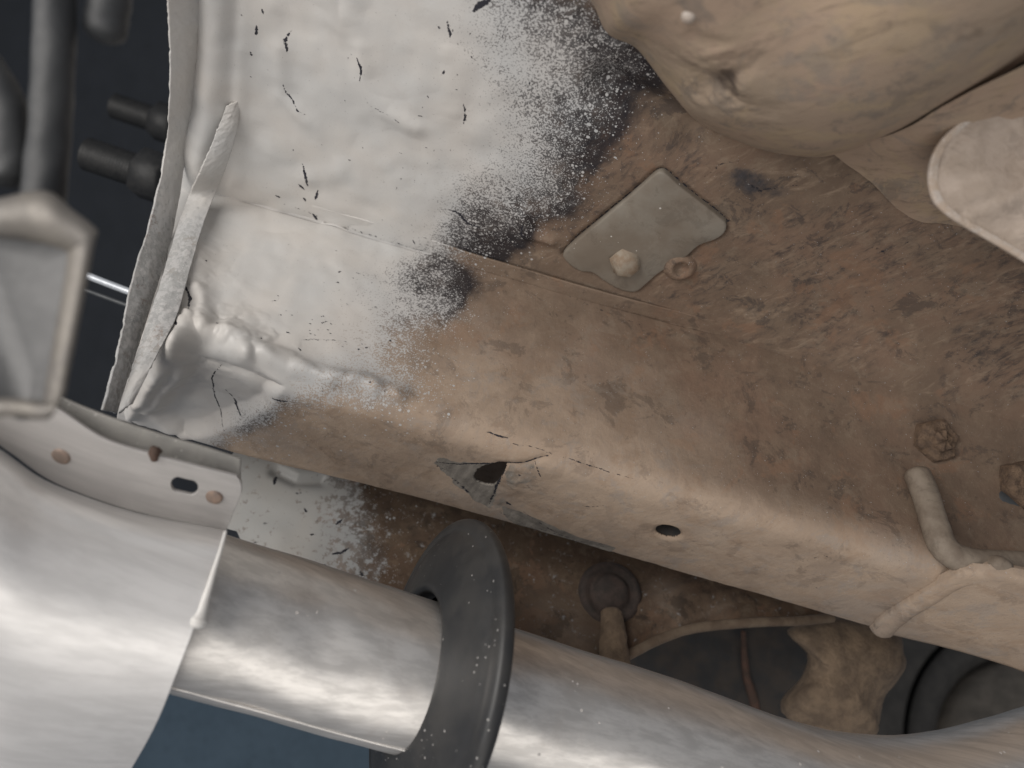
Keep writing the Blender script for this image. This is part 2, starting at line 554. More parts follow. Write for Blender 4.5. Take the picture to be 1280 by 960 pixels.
def steel_material(name, base, rough, rotz, tint, specks=0.0, metal=0.9, streak=0.86):
    n = NT(name)
    st = n.noise(1.0, 5, 0.65, n.mapping(rotz, (9, 210, 210)), 0.15)
    cl = n.noise(30, 6, 0.68, None, 0.6)
    c = n.mix(n.ss(st, 0.35, 0.65), base, tuple(v * streak for v in base))
    c = n.mix(n.math('MULTIPLY', n.ss(cl, 0.48, 0.72), 0.55), c, tint)
    r = n.lin(n.math('ADD', n.math('MULTIPLY', st, 0.5), n.math('MULTIPLY', cl, 0.5)), 0.3, 0.7, rough - 0.05, rough + 0.06)
    if specks:
        vd, vc = n.voro(420)
        s = n.t.nodes.new('ShaderNodeSeparateColor')
        n.t.links.new(vc, s.inputs[0])
        dot = n.math('MULTIPLY', n.math('LESS_THAN', vd, n.math('MULTIPLY', n.math('POWER', s.outputs[1], 2.0), 0.36)), n.math('LESS_THAN', s.outputs[0], n.math('MULTIPLY', n.ss(n.noise(30, 3), 0.45, 0.75), specks)))
        c = n.mix(dot, c, WHITE)
        metal = n.mixf(dot, metal, 0.0)
    return n.out(c, r, metal, n.bump(n.math('ADD', st, n.math('MULTIPLY', cl, 0.8)), 0.08, 0.0006))


M_SHIELD = steel_material('satin_aluminium', (0.80, 0.785, 0.77), 0.4, (0, 0, 0.25), (0.66, 0.64, 0.63), 0.0, 0.5)
M_FLANGEMETAL = steel_material('shaded_aluminium', (0.52, 0.50, 0.485), 0.45, (0, 0, 0.25), (0.44, 0.42, 0.41), 0.0, 0.5)  # same sheet as the curved face, darkened to paint in the flange's shade
M_EXHAUST = steel_material('brushed_exhaust_steel', (0.74, 0.715, 0.685), 0.38, (0, 0.0, -0.12), (0.56, 0.525, 0.49), 0.6, 0.78, 0.76)

# ------------------------------------------------------------------ the car's underbody
_A = at(800, 605, 0.40)
Y0, ZB = _A[1], _A[2]                       # inner side and bottom of the chassis rail
ZF = ony(600, 335, Y0)[2]                   # floor panel height
YB = onz(610, 645, ZB)[1]                   # far edge of the rail's bottom
H, W = ZF - ZB, YB - Y0
PXM = 2300.0                                # pixels per metre at the rail

body = thing('car_underbody', 'dusty brown car floor and box rail, half coated in white sealer', 'car underbody')


def fl(p):
    q = onz(p[0], p[1], ZF)
    return (q[0], q[1])


def rl(p):
    q = ony(p[0], p[1], Y0)
    if q[2] >= ZB:
        return (q[0], ZF - q[2])
    q = onz(p[0], p[1], ZB)
    return (q[0], H + q[1] - Y0)


def blob(U, V, conv, items):
    m = np.zeros(U.shape)
    for px, py, r, s in items:
        cx, cy = conv((px, py))
        m = m + s * np.exp(-((U - cx) ** 2 + (V - cy) ** 2) / (1.15 * r / PXM) ** 2)
    return np.clip(m, 0, 1)


def strokes(U, V, conv, items, wob=1.0):
    """thin marks: (points, width px, strength)"""
    m = np.zeros(U.shape)
    jx = fbm(U, V, 180, 2, 11) * 0.0009 * wob
    jy = fbm(U, V, 180, 2, 12) * 0.0009 * wob
    for pts, wd, s in items:
        q = [conv(p) for p in pts]
        xs, ys = [p[0] for p in q], [p[1] for p in q]
        mar = 0.012
        sel = (U > min(xs) - mar) & (U < max(xs) + mar) & (V > min(ys) - mar) & (V < max(ys) + mar)
        if not sel.any():
            continue
        d, t = seg_dist(U[sel] + jx[sel], V[sel] + jy[sel], q, True)
        wloc = (0.62 * wd / PXM) * (0.35 + 0.65 * np.sin(np.pi * np.clip(t, 0.04, 0.96)))
        val = s * np.exp(-(d / np.maximum(wloc, 2e-4)) ** 2)
        m[sel] = np.maximum(m[sel], val)
    return m


# outline of the white coat, in photo pixels, split over floor and rail
W_EDGE_FLOOR = [(690, -60), (742, 0), (778, 50), (785, 100), (752, 145), (715, 195), (692, 245), (645, 280), (605, 305), (575, 325), (520, 340)]
W_EDGE_RAIL = [(590, 300), (580, 345), (568, 385), (522, 420), (502, 455), (512, 488), (470, 500), (400, 504), (355, 512), (318, 532), (268, 556), (200, 578)]

# ---- floor panel
NX, NY = 760, 400
ys = np.linspace(0.085, Y0 + 0.0, NY)
fl_edge = np.array([fl(p) for p in [(262, -160), (256, -60), (250, 0), (246, 60), (242, 130), (232, 200), (222, 262), (214, 290)]])
xl = np.interp(ys, fl_edge[:, 1], fl_edge[:, 0]) - 0.008
xr = 0.36
t = np.linspace(0, 1, NX)
U = xl[None, :] + (xr - xl)[None, :] * t[:, None]
V = np.broadcast_to(ys[None, :], U.shape).copy()
edge = [fl(p) for p in W_EDGE_FLOOR]
poly = [(-1, edge[0][1])] + edge + [(-1, edge[-1][1])]
# the outline runs from beyond the top of the picture to beyond the rail
poly = [(-0.6, -0.2), (edge[0][0], -0.2)] + edge + [(edge[-1][0], 0.6), (-0.6, 0.6)]
sd = poly_sdf(U, V, poly)
sd = sd + fbm(U, V, 22, 3, 3) * 0.024 - 0.008
paint = 1 - smooth(-0.062, 0.026, sd)
spray = 0.75 * np.exp(-np.clip(sd + 0.005, 0, None) / 0.010)
# the pass of the gun that left the coat thin beside the tank
paint *= 1 - 0.30 * blob(U, V, fl, [(640, 40, 60, 1), (690, 110, 60, 1), (600, 250, 60, .9), (705, 30, 45, 1), (575, 305, 30, .9), (600, 290, 30, .8)])
dark = 0.75 * np.exp(-((sd + 0.002) / 0.016) ** 2) * smooth(-0.05, 0.2, fbm(U, V, 14, 2, 77)) + blob(U, V, fl, [(590, 310, 60, .2), (790, 105, 50, .25), (745, 165, 40, .3), (600, 300, 45, 1), (560, 320, 45, 1), (640, 300, 30, .85), (575, 285, 25, .6), (800, 90, 32, 1), (775, 130, 34, 1), (760, 90, 28, .9), (815, 75, 25, 1), (720, 190, 30, .5), (740, 160, 28, .55), (845, 160, 24, .6), (690, 240, 25, .35), (1150, 470, 50, .2)])
dark = dark * (0.25 + 0.75 * smooth(0.024, -0.002, sd))
dark = np.clip(np.maximum(dark, 0.95 * smooth(0.004, -0.018, sd)), 0, 1)
lite = blob(U, V, fl, [(620, 350, 60, .25), (720, 400, 60, .25)])
bare = blob(U, V, fl, [(915, 215, 26, .35), (940, 232, 24, .35), (965, 245, 24, .3), (1000, 235, 20, .3), (1120, 480, 36, .5), (850, 395, 14, .6), (815, 385, 16, .6), (1210, 420, 50, .45), (1010, 430, 40, .3), (1120, 330, 45, .35), (980, 330, 20, .4), (830, 400, 14, .5)])
rs = random.Random(5)
marks = [
    ([(362, 38), (357, 50), (360, 66)], 3.2, .9), ([(446, 70), (452, 84), (450, 100)], 3, .95), ([(323, 30), (321, 40)], 3, .9), ([(329, 10), (330, 15)], 3, .9), ([(315, 62), (317, 68)], 3, .9),
    ([(354, 102), (358, 116), (367, 127), (372, 137), (382, 143)], 2.6, .75), ([(450, 110), (462, 130), (480, 138), (505, 154)], 2.2, .55), ([(560, 28), (563, 50)], 4, .8), ([(558, 85), (553, 92)], 3, .8),
    ([(378, 205), (383, 220), (386, 232)], 4, .95), ([(374, 230), (380, 236)], 4, .95), ([(397, 238), (394, 250)], 4, .95), ([(345, 243), (352, 247)], 4, .9), ([(379, 247), (382, 252)], 4, .9), ([(391, 268), (394, 274), (397, 280)], 5, 1),
    ([(592, 14), (600, 6), (612, 0)], 7, 1), ([(579, 128), (582, 145), (579, 155)], 3.5, .8), ([(560, 262), (575, 268), (585, 280), (600, 285)], 4, .9), ([(425, 270), (427, 276)], 3, .9), ([(517, 300), (519, 304)], 3, .9),
    ([(270, 268), (300, 262), (335, 250), (360, 235)], 3.0, .35), ([(340, 250), (390, 268), (450, 290), (520, 310), (560, 322)], 3.0, .5), ([(560, 322), (600, 335), (680, 360), (760, 385)], 3, .6),
    ([(655, 276), (652, 290), (662, 300)], 4, .8), ([(920, 292), (906, 300)], 3, .4), ([(1080, 310), (1100, 312), (1115, 322)], 4, .5), ([(1125, 305), (1145, 302)], 4, .4), ([(1130, 330), (1180, 343), (1230, 350)], 3, .4),
    ([(930, 225), (950, 238), (1000, 232)], 4, .55), ([(880, 220), (900, 205), (925, 200)], 4, .5), ([(500, 360), (530, 372)], 2, .3),
]
for k in range(90):        # flecks the sealer missed
    px, py = rs.uniform(470, 690), rs.uniform(-10, 310)
    if px + py * 0.4 < 560:
        if rs.random() < 0.75:
            continue
    a, l = rs.uniform(0, 6.3), rs.uniform(1, 6)
    marks.append(([(px, py), (px + l * math.cos(a), py + l * math.sin(a))], rs.uniform(1.4, 2.4), rs.uniform(.5, .85)))
for k in range(40):
    px, py = rs.uniform(300, 480), rs.uniform(0, 300)
    a, l = rs.uniform(0, 6.3), rs.uniform(1, 3)
    marks.append(([(px, py), (px + l * math.cos(a), py + l * math.sin(a))], rs.uniform(1.2, 2), rs.uniform(.5, .8)))
crack = strokes(U, V, fl, marks)
# relief: soft lumps in the sealer, ridge of sealer by the end flange, pressed shapes in the floor
whit = smooth(0.3, 0.9, paint)
disp = whit * (fbm(U, V, 30, 3, 21) * 0.0035 + fbm(U, V, 60, 2, 23) * 0.0010 + np.maximum(fbm(U, V, 26, 3, 24) - 0.05, 0) * 0.004)
disp += (1 - whit) * fbm(U, V, 25, 3, 5) * 0.002
eb, et = seg_dist(U, V, [fl(p) for p in [(275, -60), (272, 60), (268, 130), (255, 205), (240, 262)]], True)
disp += 0.010 * np.exp(-(eb / 0.011) ** 2)
for pts, wd, a in [([(300, -40), (296, 60), (292, 125)], 8, -.0015), ([(275, 258), (320, 250), (352, 236), (385, 220)], 16, .0016), ([(300, 240), (330, 225)], 18, .0012), ([(450, 60), (454, 100), (480, 140), (520, 160)], 12, .0016), ([(350, 60), (352, 120), (380, 150)], 12, .0014), ([(410, 0), (425, 30), (440, 0)], 16, .0014), ([(390, 225), (425, 215)], 14, .0010), ([(330, 190), (360, 180)], 20, .0010), ([(300, 60), (302, 160)], 14, .0016)]:
    d = seg_dist(U, V, [fl(p) for p in pts])
    disp += a * np.exp(-(d / (wd / PXM)) ** 2)
# recess running under the tank, small pressed pocket, rib
d, tt = seg_dist(U, V, [fl(p) for p in [(760, 110), (830, 145), (865, 168)]], True)
disp += -0.011 * np.exp(-(d / 0.010) ** 2)
d = seg_dist(U, V, [fl(p) for p in [(655, 270), (660, 292), (690, 300)]])
disp += 0.003 * np.exp(-(d / 0.004) ** 2)
d = seg_dist(U, V, [fl(p) for p in [(870, 425), (960, 470), (1060, 520), (1200, 570)]])
disp += -0.004 * np.exp(-(d / 0.012) ** 2)
PLATE = [(704, 318), (716, 303), (745, 279), (772, 256), (800, 232), (819, 215), (828, 212), (836, 217), (850, 230), (868, 244), (886, 258), (902, 271), (908, 278), (906, 288), (895, 296), (874, 304), (858, 318), (838, 330), (822, 340), (806, 354), (795, 362), (780, 361), (766, 355), (752, 346), (740, 338), (722, 335)]
pd = np.abs(poly_sdf(U, V, [fl(p) for p in PLATE]))
disp += -0.0020 * np.exp(-(pd / 0.0018) ** 2)
crack = np.maximum(crack, 0.62 * np.exp(-(pd / 0.0016) ** 2))  # dark gap round the plate, its contact shadow painted in
disp += smooth(0.06, 0.26, U) * 0.020 * np.exp(-((Y0 - V) / 0.032) ** 2)
P = np.stack([U, V, ZF - disp], -1)
keep = np.ones(U.shape, bool)
floor_me = grid_mesh('floor_panel', P, dict(paint=paint, spray=spray, dark=dark, lite=lite, bare=bare, crack=crack))
floor = link('floor_panel', floor_me, M_FLOOR, body)
floor['label'] = 'dark brown streaked floor panel fading into white sealer'

# ---- chassis rail: one bent sheet, flange, side, fold, bottom, far side
s_prof = np.concatenate([np.linspace(-0.012, H + W + 0.004, 330), np.linspace(H + W + 0.008, H + W + H - 0.002, 12)])
y_p = np.where(s_prof < 0, Y0 + s_prof, np.where(s_prof < H, Y0, np.where(s_prof < H + W, Y0 + (s_prof - H), YB)))
z_p = np.where(s_prof < 0, ZF - 0.0022, np.where(s_prof < H, ZF - s_prof, np.where(s_prof < H + W, ZB, ZB + (s_prof - H - W))))


def soften(a, s, r):
    o = a.copy()
    k = np.linspace(-1, 1, 17)
    ext = lambda q: np.interp(q, s, a)
    w = np.exp(-(k * 1.6) ** 2)
    return sum(ext(s + kk * rr) * ww for kk, ww in zip(k, w) for rr in [r]) / w.sum()


r_loc = 0.002 + 0.020 * np.exp(-((s_prof - H) / 0.028) ** 2) + 0.0015 * np.exp(-((s_prof - H - W) / 0.004) ** 2)
k = np.linspace(-1, 1, 21)
wk = np.exp(-(k * 1.5) ** 2)
y_s = sum(np.interp(s_prof + kk * r_loc, s_prof, y_p) * ww for kk, ww in zip(k, wk)) / wk.sum()
z_s = sum(np.interp(s_prof + kk * r_loc, s_prof, z_p) * ww for kk, ww in zip(k, wk)) / wk.sum()
r_edge = np.array([rl(p) for p in [(224, 262), (205, 320), (186, 380), (168, 440), (150, 480)]] + [(rl((140, 517))[0], rl((140, 517))[1])])
o_ = np.argsort(r_edge[:, 1])
xl = np.interp(s_prof, r_edge[o_, 1], r_edge[o_, 0]) - 0.007 * smooth(H * 1.0, H * 0.3, s_prof)
NXR = 900
t = np.linspace(0, 1, NXR)
xr = 0.43
U = xl[None] + (xr - xl)[None] * t[:, None]
V = np.broadcast_to(s_prof[None], U.shape).copy()
edge = [rl(p) for p in W_EDGE_RAIL]
poly = [(-0.6, -0.1), (rl((590, 332))[0], -0.1)] + edge + [(-0.6, H + W + 0.2)]
poly = [(-0.6, -0.1), (rl((592, 330))[0], -0.1)] + [rl(p) for p in W_EDGE_RAIL[1:]] + [(-0.6, H + W * 0.9)]
sd = poly_sdf(U, V, poly) + fbm(U, V, 26, 3, 8) * 0.018 - 0.003
edge_w = 0.040 - 0.018 * smooth(H - 0.02, H + 0.01, V)
paint = 1 - smooth(-1.2, 0.6, sd / edge_w)
spray = 0.85 * np.exp(-np.clip(sd + 0.004, 0, None) / 0.012) * smooth(0.07, 0.02, sd)
paint *= 1 - 0.52 * blob(U, V, rl, [(560, 345, 40, 1), (525, 345, 38, .8), (588, 362, 28, .8)]) - 0.16 * blob(U, V, rl, [(480, 395, 55, 1), (445, 435, 45, .8), (480, 350, 40, .8)])
dark = 0.25 * np.exp(-((sd + 0.002) / 0.012) ** 2) + blob(U, V, rl, [(560, 355, 55, .2), (320, 515, 30, .1), (548, 345, 36, .9), (520, 340, 32, .7), (565, 370, 28, .7), (545, 385, 24, .5), (300, 522, 22, .6), (330, 512, 20, .5), (360, 505, 18, .35), (270, 540, 18, .5)])
dark = np.maximum(dark * smooth(0.016, -0.006, sd), blob(U, V, rl, [(560, 345, 42, .95), (525, 342, 36, .9), (588, 358, 22, .3)]))
dark = np.clip(np.maximum(dark, 0.9 * smooth(0.004, -0.018, sd) * smooth(H * 0.75, H * 0.35, V)), 0, 1)
s_frac = smooth(H * 0.15, H * 0.95, V)
# dust lightest along fold and bottom; the side's shade towards the right painted in
lite = np.clip(0.15 + 0.75 * s_frac - 0.95 * smooth(0.02, 0.22, U) * (1 - smooth(H - 0.03, H + 0.005, V)) + fbm(U, V, 30, 4, 31) * 0.5, 0, 1)
bare = blob(U, V, rl, [(560, 583, 20, .8), (590, 600, 30, .7), (600, 620, 22, .8), (640, 610, 20, .7), (665, 590, 22, .3), (645, 585, 20, .5), (690, 660, 18, .9), (730, 676, 14, .9), (760, 682, 12, .8), (665, 650, 16, .8), (710, 668, 14, .9), (640, 640, 14, .6)])
leaf = poly_sdf(U, V, [rl(p) for p in [(541, 577), (552, 573), (580, 577), (604, 577), (636, 577), (622, 606), (612, 632), (590, 619), (565, 600), (548, 588)]]) + fbm(U, V, 120, 3, 65) * 0.006
flap = poly_sdf(U, V, [rl(p) for p in [(637, 578), (668, 576), (677, 597), (655, 606), (640, 622), (630, 640), (614, 634), (622, 605)]]) + fbm(U, V, 120, 3, 66) * 0.008
scr = poly_sdf(U, V, [rl(p) for p in [(628, 634), (650, 638), (690, 655), (730, 672), (768, 682), (764, 688), (720, 680), (670, 664), (634, 648)]]) + fbm(U, V, 120, 3, 67) * 0.006
bare = np.maximum(np.maximum(smooth(0.0012, -0.0008, leaf), 0.5 * smooth(0.001, -0.003, flap)), smooth(0.001, -0.001, scr))
marks = [
    ([(545, 580), (560, 590)], 9, .45), ([(555, 585), (566, 580)], 6, .45), ([(565, 597), (590, 618)], 7, .5), ([(608, 541), (622, 546), (635, 549)], 3, .9), ([(640, 556), (665, 560), (690, 569), (720, 578), (760, 592), (805, 605)], 2.2, .7), ([(545, 577), (575, 580), (615, 578), (655, 578), (675, 573), (690, 570)], 3.2, .95), ([(668, 577), (677, 597)], 2.5, .7),
    ([(612, 630), (618, 615), (624, 600), (634, 580)], 4, .75), ([(650, 590), (651, 592)], 3.5, 1), ([(655, 600), (668, 612)], 3, .5), ([(632, 625), (640, 630)], 6, .7), ([(652, 636), (672, 650), (700, 668), (735, 680)], 3, .5), ([(706, 627), (740, 631), (762, 629)], 2.2, .5), ([(620, 636), (660, 656), (720, 675), (768, 686)], 2.4, .6),
    ([(271, 459), (260, 475), (259, 492), (266, 512), (278, 528)], 2.0, .95), ([(275, 490), (286, 505), (292, 515)], 3, .8), ([(285, 508), (300, 518)], 4, .8), ([(340, 497), (360, 500)], 4, .8), ([(160, 512), (172, 520)], 6, .9), ([(218, 534), (226, 536)], 3, .9),
    ([(222, 345), (232, 352), (226, 362)], 7, 1), ([(232, 365), (240, 380), (236, 396)], 4, .9), ([(222, 412), (228, 420)], 4, .9), ([(272, 412), (274, 416)], 4, .9), ([(326, 429), (327, 431)], 3, .8), ([(258, 333), (259, 335)], 3, .8), ([(336, 377), (347, 377)], 2, .7), ([(245, 300), (247, 302)], 2.5, .6), ([(375, 425), (395, 424), (435, 428)], 2.2, .7), ([(372, 435), (378, 440)], 2.5, .8), ([(402, 405), (410, 402)], 2.2, .7),
    ([(590, 332), (640, 345), (700, 368), (760, 392), (830, 418)], 2.4, .45), ([(1003, 700), (1030, 692), (1052, 703)], 2.2, .5), ([(1010, 725), (1022, 733)], 2.4, .45), ([(340, 590), (380, 600)], 2, .3),
]
rs = random.Random(9)
for kq in range(120):
    px, py = rs.gauss(450, 45), rs.gauss(400, 55)
    a, l = rs.uniform(0, 6.3), rs.uniform(1, 5)
    if 300 < px < 560 and 300 < py < 500:
        marks.append(([(px, py), (px + l, py + l * 0.3 * math.sin(a))], rs.uniform(1.2, 2.4), rs.uniform(.5, .9)))
crack = strokes(U, V, rl, marks)
whit = smooth(0.3, 0.9, paint)
disp = whit * (fbm(U, V, 34, 3, 41) * 0.0030 + fbm(U, V, 60, 2, 43) * 0.0011 + np.maximum(fbm(U, V, 30, 3, 44) - 0.05, 0) * 0.004)
disp += (1 - whit) * (fbm(U, V, 14, 3, 45) * 0.0022 + fbm(U, V, 90, 3, 46) * 0.0006)
# bead of sealer hanging along the fold, with drips
U0, V0 = U, V
wx, wy = fbm(U, V, 45, 3, 52), fbm(U, V, 45, 3, 53)
U, V = U + wx * 0.007, V + wy * 0.007
pocket = poly_sdf(U, V, [rl(p) for p in [(192, 505), (222, 468), (246, 440), (285, 444), (312, 458), (345, 478), (330, 505), (285, 522), (225, 535)]])
disp += -0.007 * smooth(0.004, -0.008, pocket)
disp += whit * 0.0022 * np.maximum(fbm(U, V, 110, 3, 54), 0) * blob(U, V, rl, [(260, 410, 50, 1), (210, 450, 45, 1), (240, 330, 40, .7), (330, 440, 40, .7)]) * 2
bead = [(232, 428), (246, 410), (270, 410), (290, 424), (312, 436), (345, 450), (400, 470), (455, 486), (500, 492)]
d, tt = seg_dist(U, V, [rl(p) for p in bead], True)
disp += (0.0085 * (1 - tt) ** 0.8 + 0.0022) * np.exp(-(d / (0.0075 - 0.002 * tt)) ** 2) * (1 + 1.3 * fbm(U, V, 55, 3, 51))
for px, py, r, a in [(243, 432, 8, .006), (262, 420, 12, .005), (315, 449, 8, .005), (306, 444, 12, .004), (300, 418, 18, .004), (338, 446, 14, .003), (225, 440, 12, .004), (275, 405, 12, -.003), (470, 492, 10, .003), (440, 484, 10, .0015), (495, 497, 8, .003)]:
    cx, cy = rl((px, py))
    disp += a * np.exp(-((U - cx) ** 2 + (V - cy) ** 2) / (r / PXM) ** 2)
# sealer heaped against the end flange
for pts, wd, a in [([(252, 268), (240, 330), (228, 400), (200, 440), (172, 480)], 14, .005), ([(168, 505), (200, 462), (232, 432)], 9, .006), ([(190, 500), (215, 475), (232, 455)], 8, .004), ([(248, 290), (250, 340), (258, 390)], 16, .003), ([(262, 410), (258, 385), (250, 370)], 9, .003)]:
    d = seg_dist(U, V, [rl(p) for p in pts])
    disp += a * np.exp(-(d / (wd / PXM)) ** 2)
U, V = U0, V0
disp += smooth(0.06, 0.26, U) * 0.018 * np.exp(-(V / 0.034) ** 2)
# the torn, dented hole
hx, hy = rl((612, 598))
d = np.hypot((U - hx) / 0.036, (V - hy) / 0.020)
disp += -0.0014 * np.exp(-d ** 2 * 1.2)
fx, fy = rl((645, 600))
disp += 0.0022 * np.exp(-(((U - fx) / 0.010) ** 2 + ((V - fy) / 0.014) ** 2)) * (1 + fbm(U, V, 150, 3, 61))
d = seg_dist(U, V, [rl(p) for p in [(552, 582), (585, 608), (612, 628)]])
disp += -0.0008 * np.exp(-(d / 0.004) ** 2)
d = seg_dist(U, V, [rl(p) for p in [(625, 578), (655, 579), (682, 573)]])
disp += -0.0012 * np.exp(-(d / 0.0022) ** 2)
d = seg_dist(U, V, [rl(p) for p in [(628, 632), (680, 662), (760, 686)]])
disp += -0.0010 * np.exp(-(d / 0.004) ** 2)
P = np.stack([U, np.broadcast_to(y_s[None], U.shape), np.broadcast_to(z_s[None], U.shape)], -1)
P = P.copy()
# the lap on the floor is buried in sealer at the white end; the far edge flares a little there
P[..., 2] += np.where(V < 0, 1, 0) * 0.0034 * np.maximum(smooth(rl((600, 340))[0], rl((480, 310))[0], U), smooth(rl((760, 390))[0], rl((900, 435))[0], U))
P[..., 1] += 0.011 * np.clip((V - H) / W, 0, 1) * smooth(0.0, -0.17, U)
N = grid_normals(P)
P = P + N * disp[..., None]
keep = np.ones(U.shape, bool)
torn = [rl(p) for p in [(592, 596), (597, 587), (607, 581), (620, 578), (634, 578), (630, 588), (623, 600), (616, 606), (604, 605), (595, 601)]]
keep &= poly_sdf(U, V, torn) > 0
cx, cy = rl((835, 664.5))
e2 = np.hypot((U - cx) / (16.5 / PXM), (V - cy) / (9.5 / PXM / 0.62))
# pull the rim of the drilled hole onto its circle
pull = np.abs(e2 - 1) < 0.09
f = np.where(pull, 1 / np.maximum(e2, 1e-6), 1)
P[..., 0] = np.where(pull, cx + (U - cx) * f, P[..., 0])
P[..., 1] = np.where(pull, P[..., 1] + (V - cy) * (f - 1), P[..., 1])
keep &= (e2 > 0.99) | pull & (e2 >= 1)
P[..., 2] += np.where(e2 < 1.35, 0.0012 * smooth(1.35, 1.0, e2), 0)
rail = link('chassis_rail', grid_mesh('chassis_rail', P, dict(paint=paint, spray=spray, dark=dark, lite=lite, bare=bare, crack=crack), keep), M_RAIL, body)
solidify(rail, 0.0014, 0)
rail['label'] = 'tan dusty box rail with a torn hole and a small round hole'
# inside of the drilled hole: added dark cup, the hole's shade in its colour
c3 = np.array([cx, Y0 + (cy - H), ZB])
hole_shade_cup = link('hole_shade_cup', grid_mesh('hole_shade_cup', lathe([(0.0010, 0.0072), (0.010, 0.0074), (0.030, 0.0070), (0.0302, 0.0)], c3, (0, 0, 1), 32), closed_u=True), M_CAVITY, rail)

# ---- two pressed sheets of the end flange
oL = [(209, -40), (210, 0), (213, 60), (212, 130), (207, 190), (190, 270), (166, 350), (150, 430), (130, 512)]
oR = [(258, -40), (255, 0), (250, 60), (243, 130), (232, 200), (216, 290), (196, 360), (171, 440), (146, 517)]


def root(p, lift=0.0):
    q = onz(p[0], p[1], ZF - lift) if p[1] < 262 else ony(p[0], p[1], Y0 - lift)
    if p[1] >= 262 and q[2] > ZF - lift:
        q = onz(p[0], p[1], ZF - lift)
    return q


def depth(q):
    return float(np.dot(q, FWD))


def ribbon(name, L, R, dl, dr, n, m, mat, parent, thick, amp=0.0008, fade=0, **att):
    fd = [min(1, (i + 0.25) / fade) if fade else 1 for i in range(len(L))]
    a = cr([at(p[0], p[1], depth(root(q)) - dl * k_) for p, q, k_ in zip(L, R, fd)], n)
    b = cr([at(q[0], q[1], depth(root(q)) - dr * k_) for q, k_ in zip(R, fd)], n)
    v = np.linspace(0, 1, m)[None, :, None]
    P = a[:, None] * (1 - v) + b[:, None] * v
    S, T = np.meshgrid(np.linspace(0, 1, n), np.linspace(0, 1, m), indexing='ij')
    Nn = grid_normals(P)
    P = P + Nn * (np.sin(np.pi * T) * 0.0012 + fbm(S * 0.3, T * 0.02, 160, 3, 71) * amp)[..., None]
    # ragged edge of dried spray
    P[:, 0] += (b - a) / np.linalg.norm(b - a, axis=1, keepdims=True) * (fbm(S[:, 0] * 0.3, S[:, 0] * 0, 120, 5, 72, 0.6) * 0.0010)[:, None]
    at_ = {k_: (f_(S, T)) for k_, f_ in att.items()}
    for k_ in ('paint', 'spray', 'dark', 'lite', 'bare', 'crack'):
        at_.setdefault(k_, np.zeros(S.shape))
    o = link(name, grid_mesh(name, P, at_), mat, parent)
    return solidify(o, thick, -1)


ribbon('end_flange', oL, oR, 0.020, 0.004, 400, 40, M_FLANGE, body, 0.0014,
       paint=lambda S, T: np.clip(1.02 - 0.55 * smooth(0.45, 0.72, S) + fbm(S, T * 0.1, 40, 3, 5) * 0.3, 0, 1), spray=lambda S, T: 0 * S + 0.5)
iL = [(283, 132), (268, 172), (250, 215), (236, 245), (221, 285), (203, 345), (185, 400), (165, 460), (148, 515)]
iR = [(303, 122), (295, 168), (284, 206), (272, 236), (256, 275), (238, 335), (222, 392), (198, 440), (166, 505)]
ribbon('inner_end_flange', iL, iR, 0.021, 0.014, 400, 30, M_FLANGE, body, 0.0014, fade=2,
       paint=lambda S, T: np.clip(1.05 - 0.62 * smooth(0.40, 0.55, S) + 0.5 * smooth(0.86, .95, S) + fbm(S, T * 0.1, 40, 3, 8) * 0.3, 0, 1), spray=lambda S, T: 0 * S + 0.5)

# ---- patch plate with a knob and a nub
out = PLATE
cen = np.mean([onz(p[0], p[1], ZF) for p in out], 0)


def scaled(sc, z, j=0):
    r = []
    for p in out:
        q = onz(p[0], p[1], ZF)
        q = cen + (q - cen) * sc
        r.append((q[0], q[1], z))
    return r


def dense_ring(r, n=4):
    r = np.array(r)
    rr = np.vstack([r[-1:], r, r[:2]])
    o = []
    for i in range(1, len(r) + 1):
        for f in np.arange(n) / n:
            p0, p1, p2, p3 = rr[i - 1], rr[i], rr[i + 1], rr[min(i + 2, len(rr) - 1)]
            o.append(0.5 * (2 * p1 + (p2 - p0) * f + (2 * p0 - 5 * p1 + 4 * p2 - p3) * f ** 2 + (3 * p1 - p0 - 3 * p2 + p3) * f ** 3))
    return np.array(o)


rg = [dense_ring(scaled(s_, z_)) for s_, z_ in [(1.0, ZF + 0.004), (0.998, ZF - 0.0012), (0.99, ZF - 0.0020), (0.965, ZF - 0.0023), (0.6, ZF - 0.0026), (0.25, ZF - 0.0027)]]
patch = link('patch_plate', rings_mesh('patch_plate', rg), M_PATCH, body)
patch['label'] = 'smooth grey patch plate on the floor'
kc = onz(782, 326, ZF - 0.0015)
prof = [(0.0, 0.0098), (0.0015, 0.0098), (0.0030, 0.0088), (0.0062, 0.0078), (0.0078, 0.0062), (0.0083, 0.003), (0.0084, 0.00001)]
knob = grid_mesh('knob', lathe(prof, kc, (0.25, -0.15, -1), 6), closed_u=True)
knob = link('knob', knob, M_KNOB, patch, False)
nc = onz(851, 333, ZF - 0.001)
link('punched_nub', grid_mesh('punched_nub', lathe([(-0.002, 0.0105), (0.0015, 0.0085), (0.0034, 0.0066), (0.0036, 0.0048), (0.001, 0.0040), (0.0005, 0.00001)], nc, (0.1, -0.2, -1), 28), closed_u=True), M_FLOOR, floor)

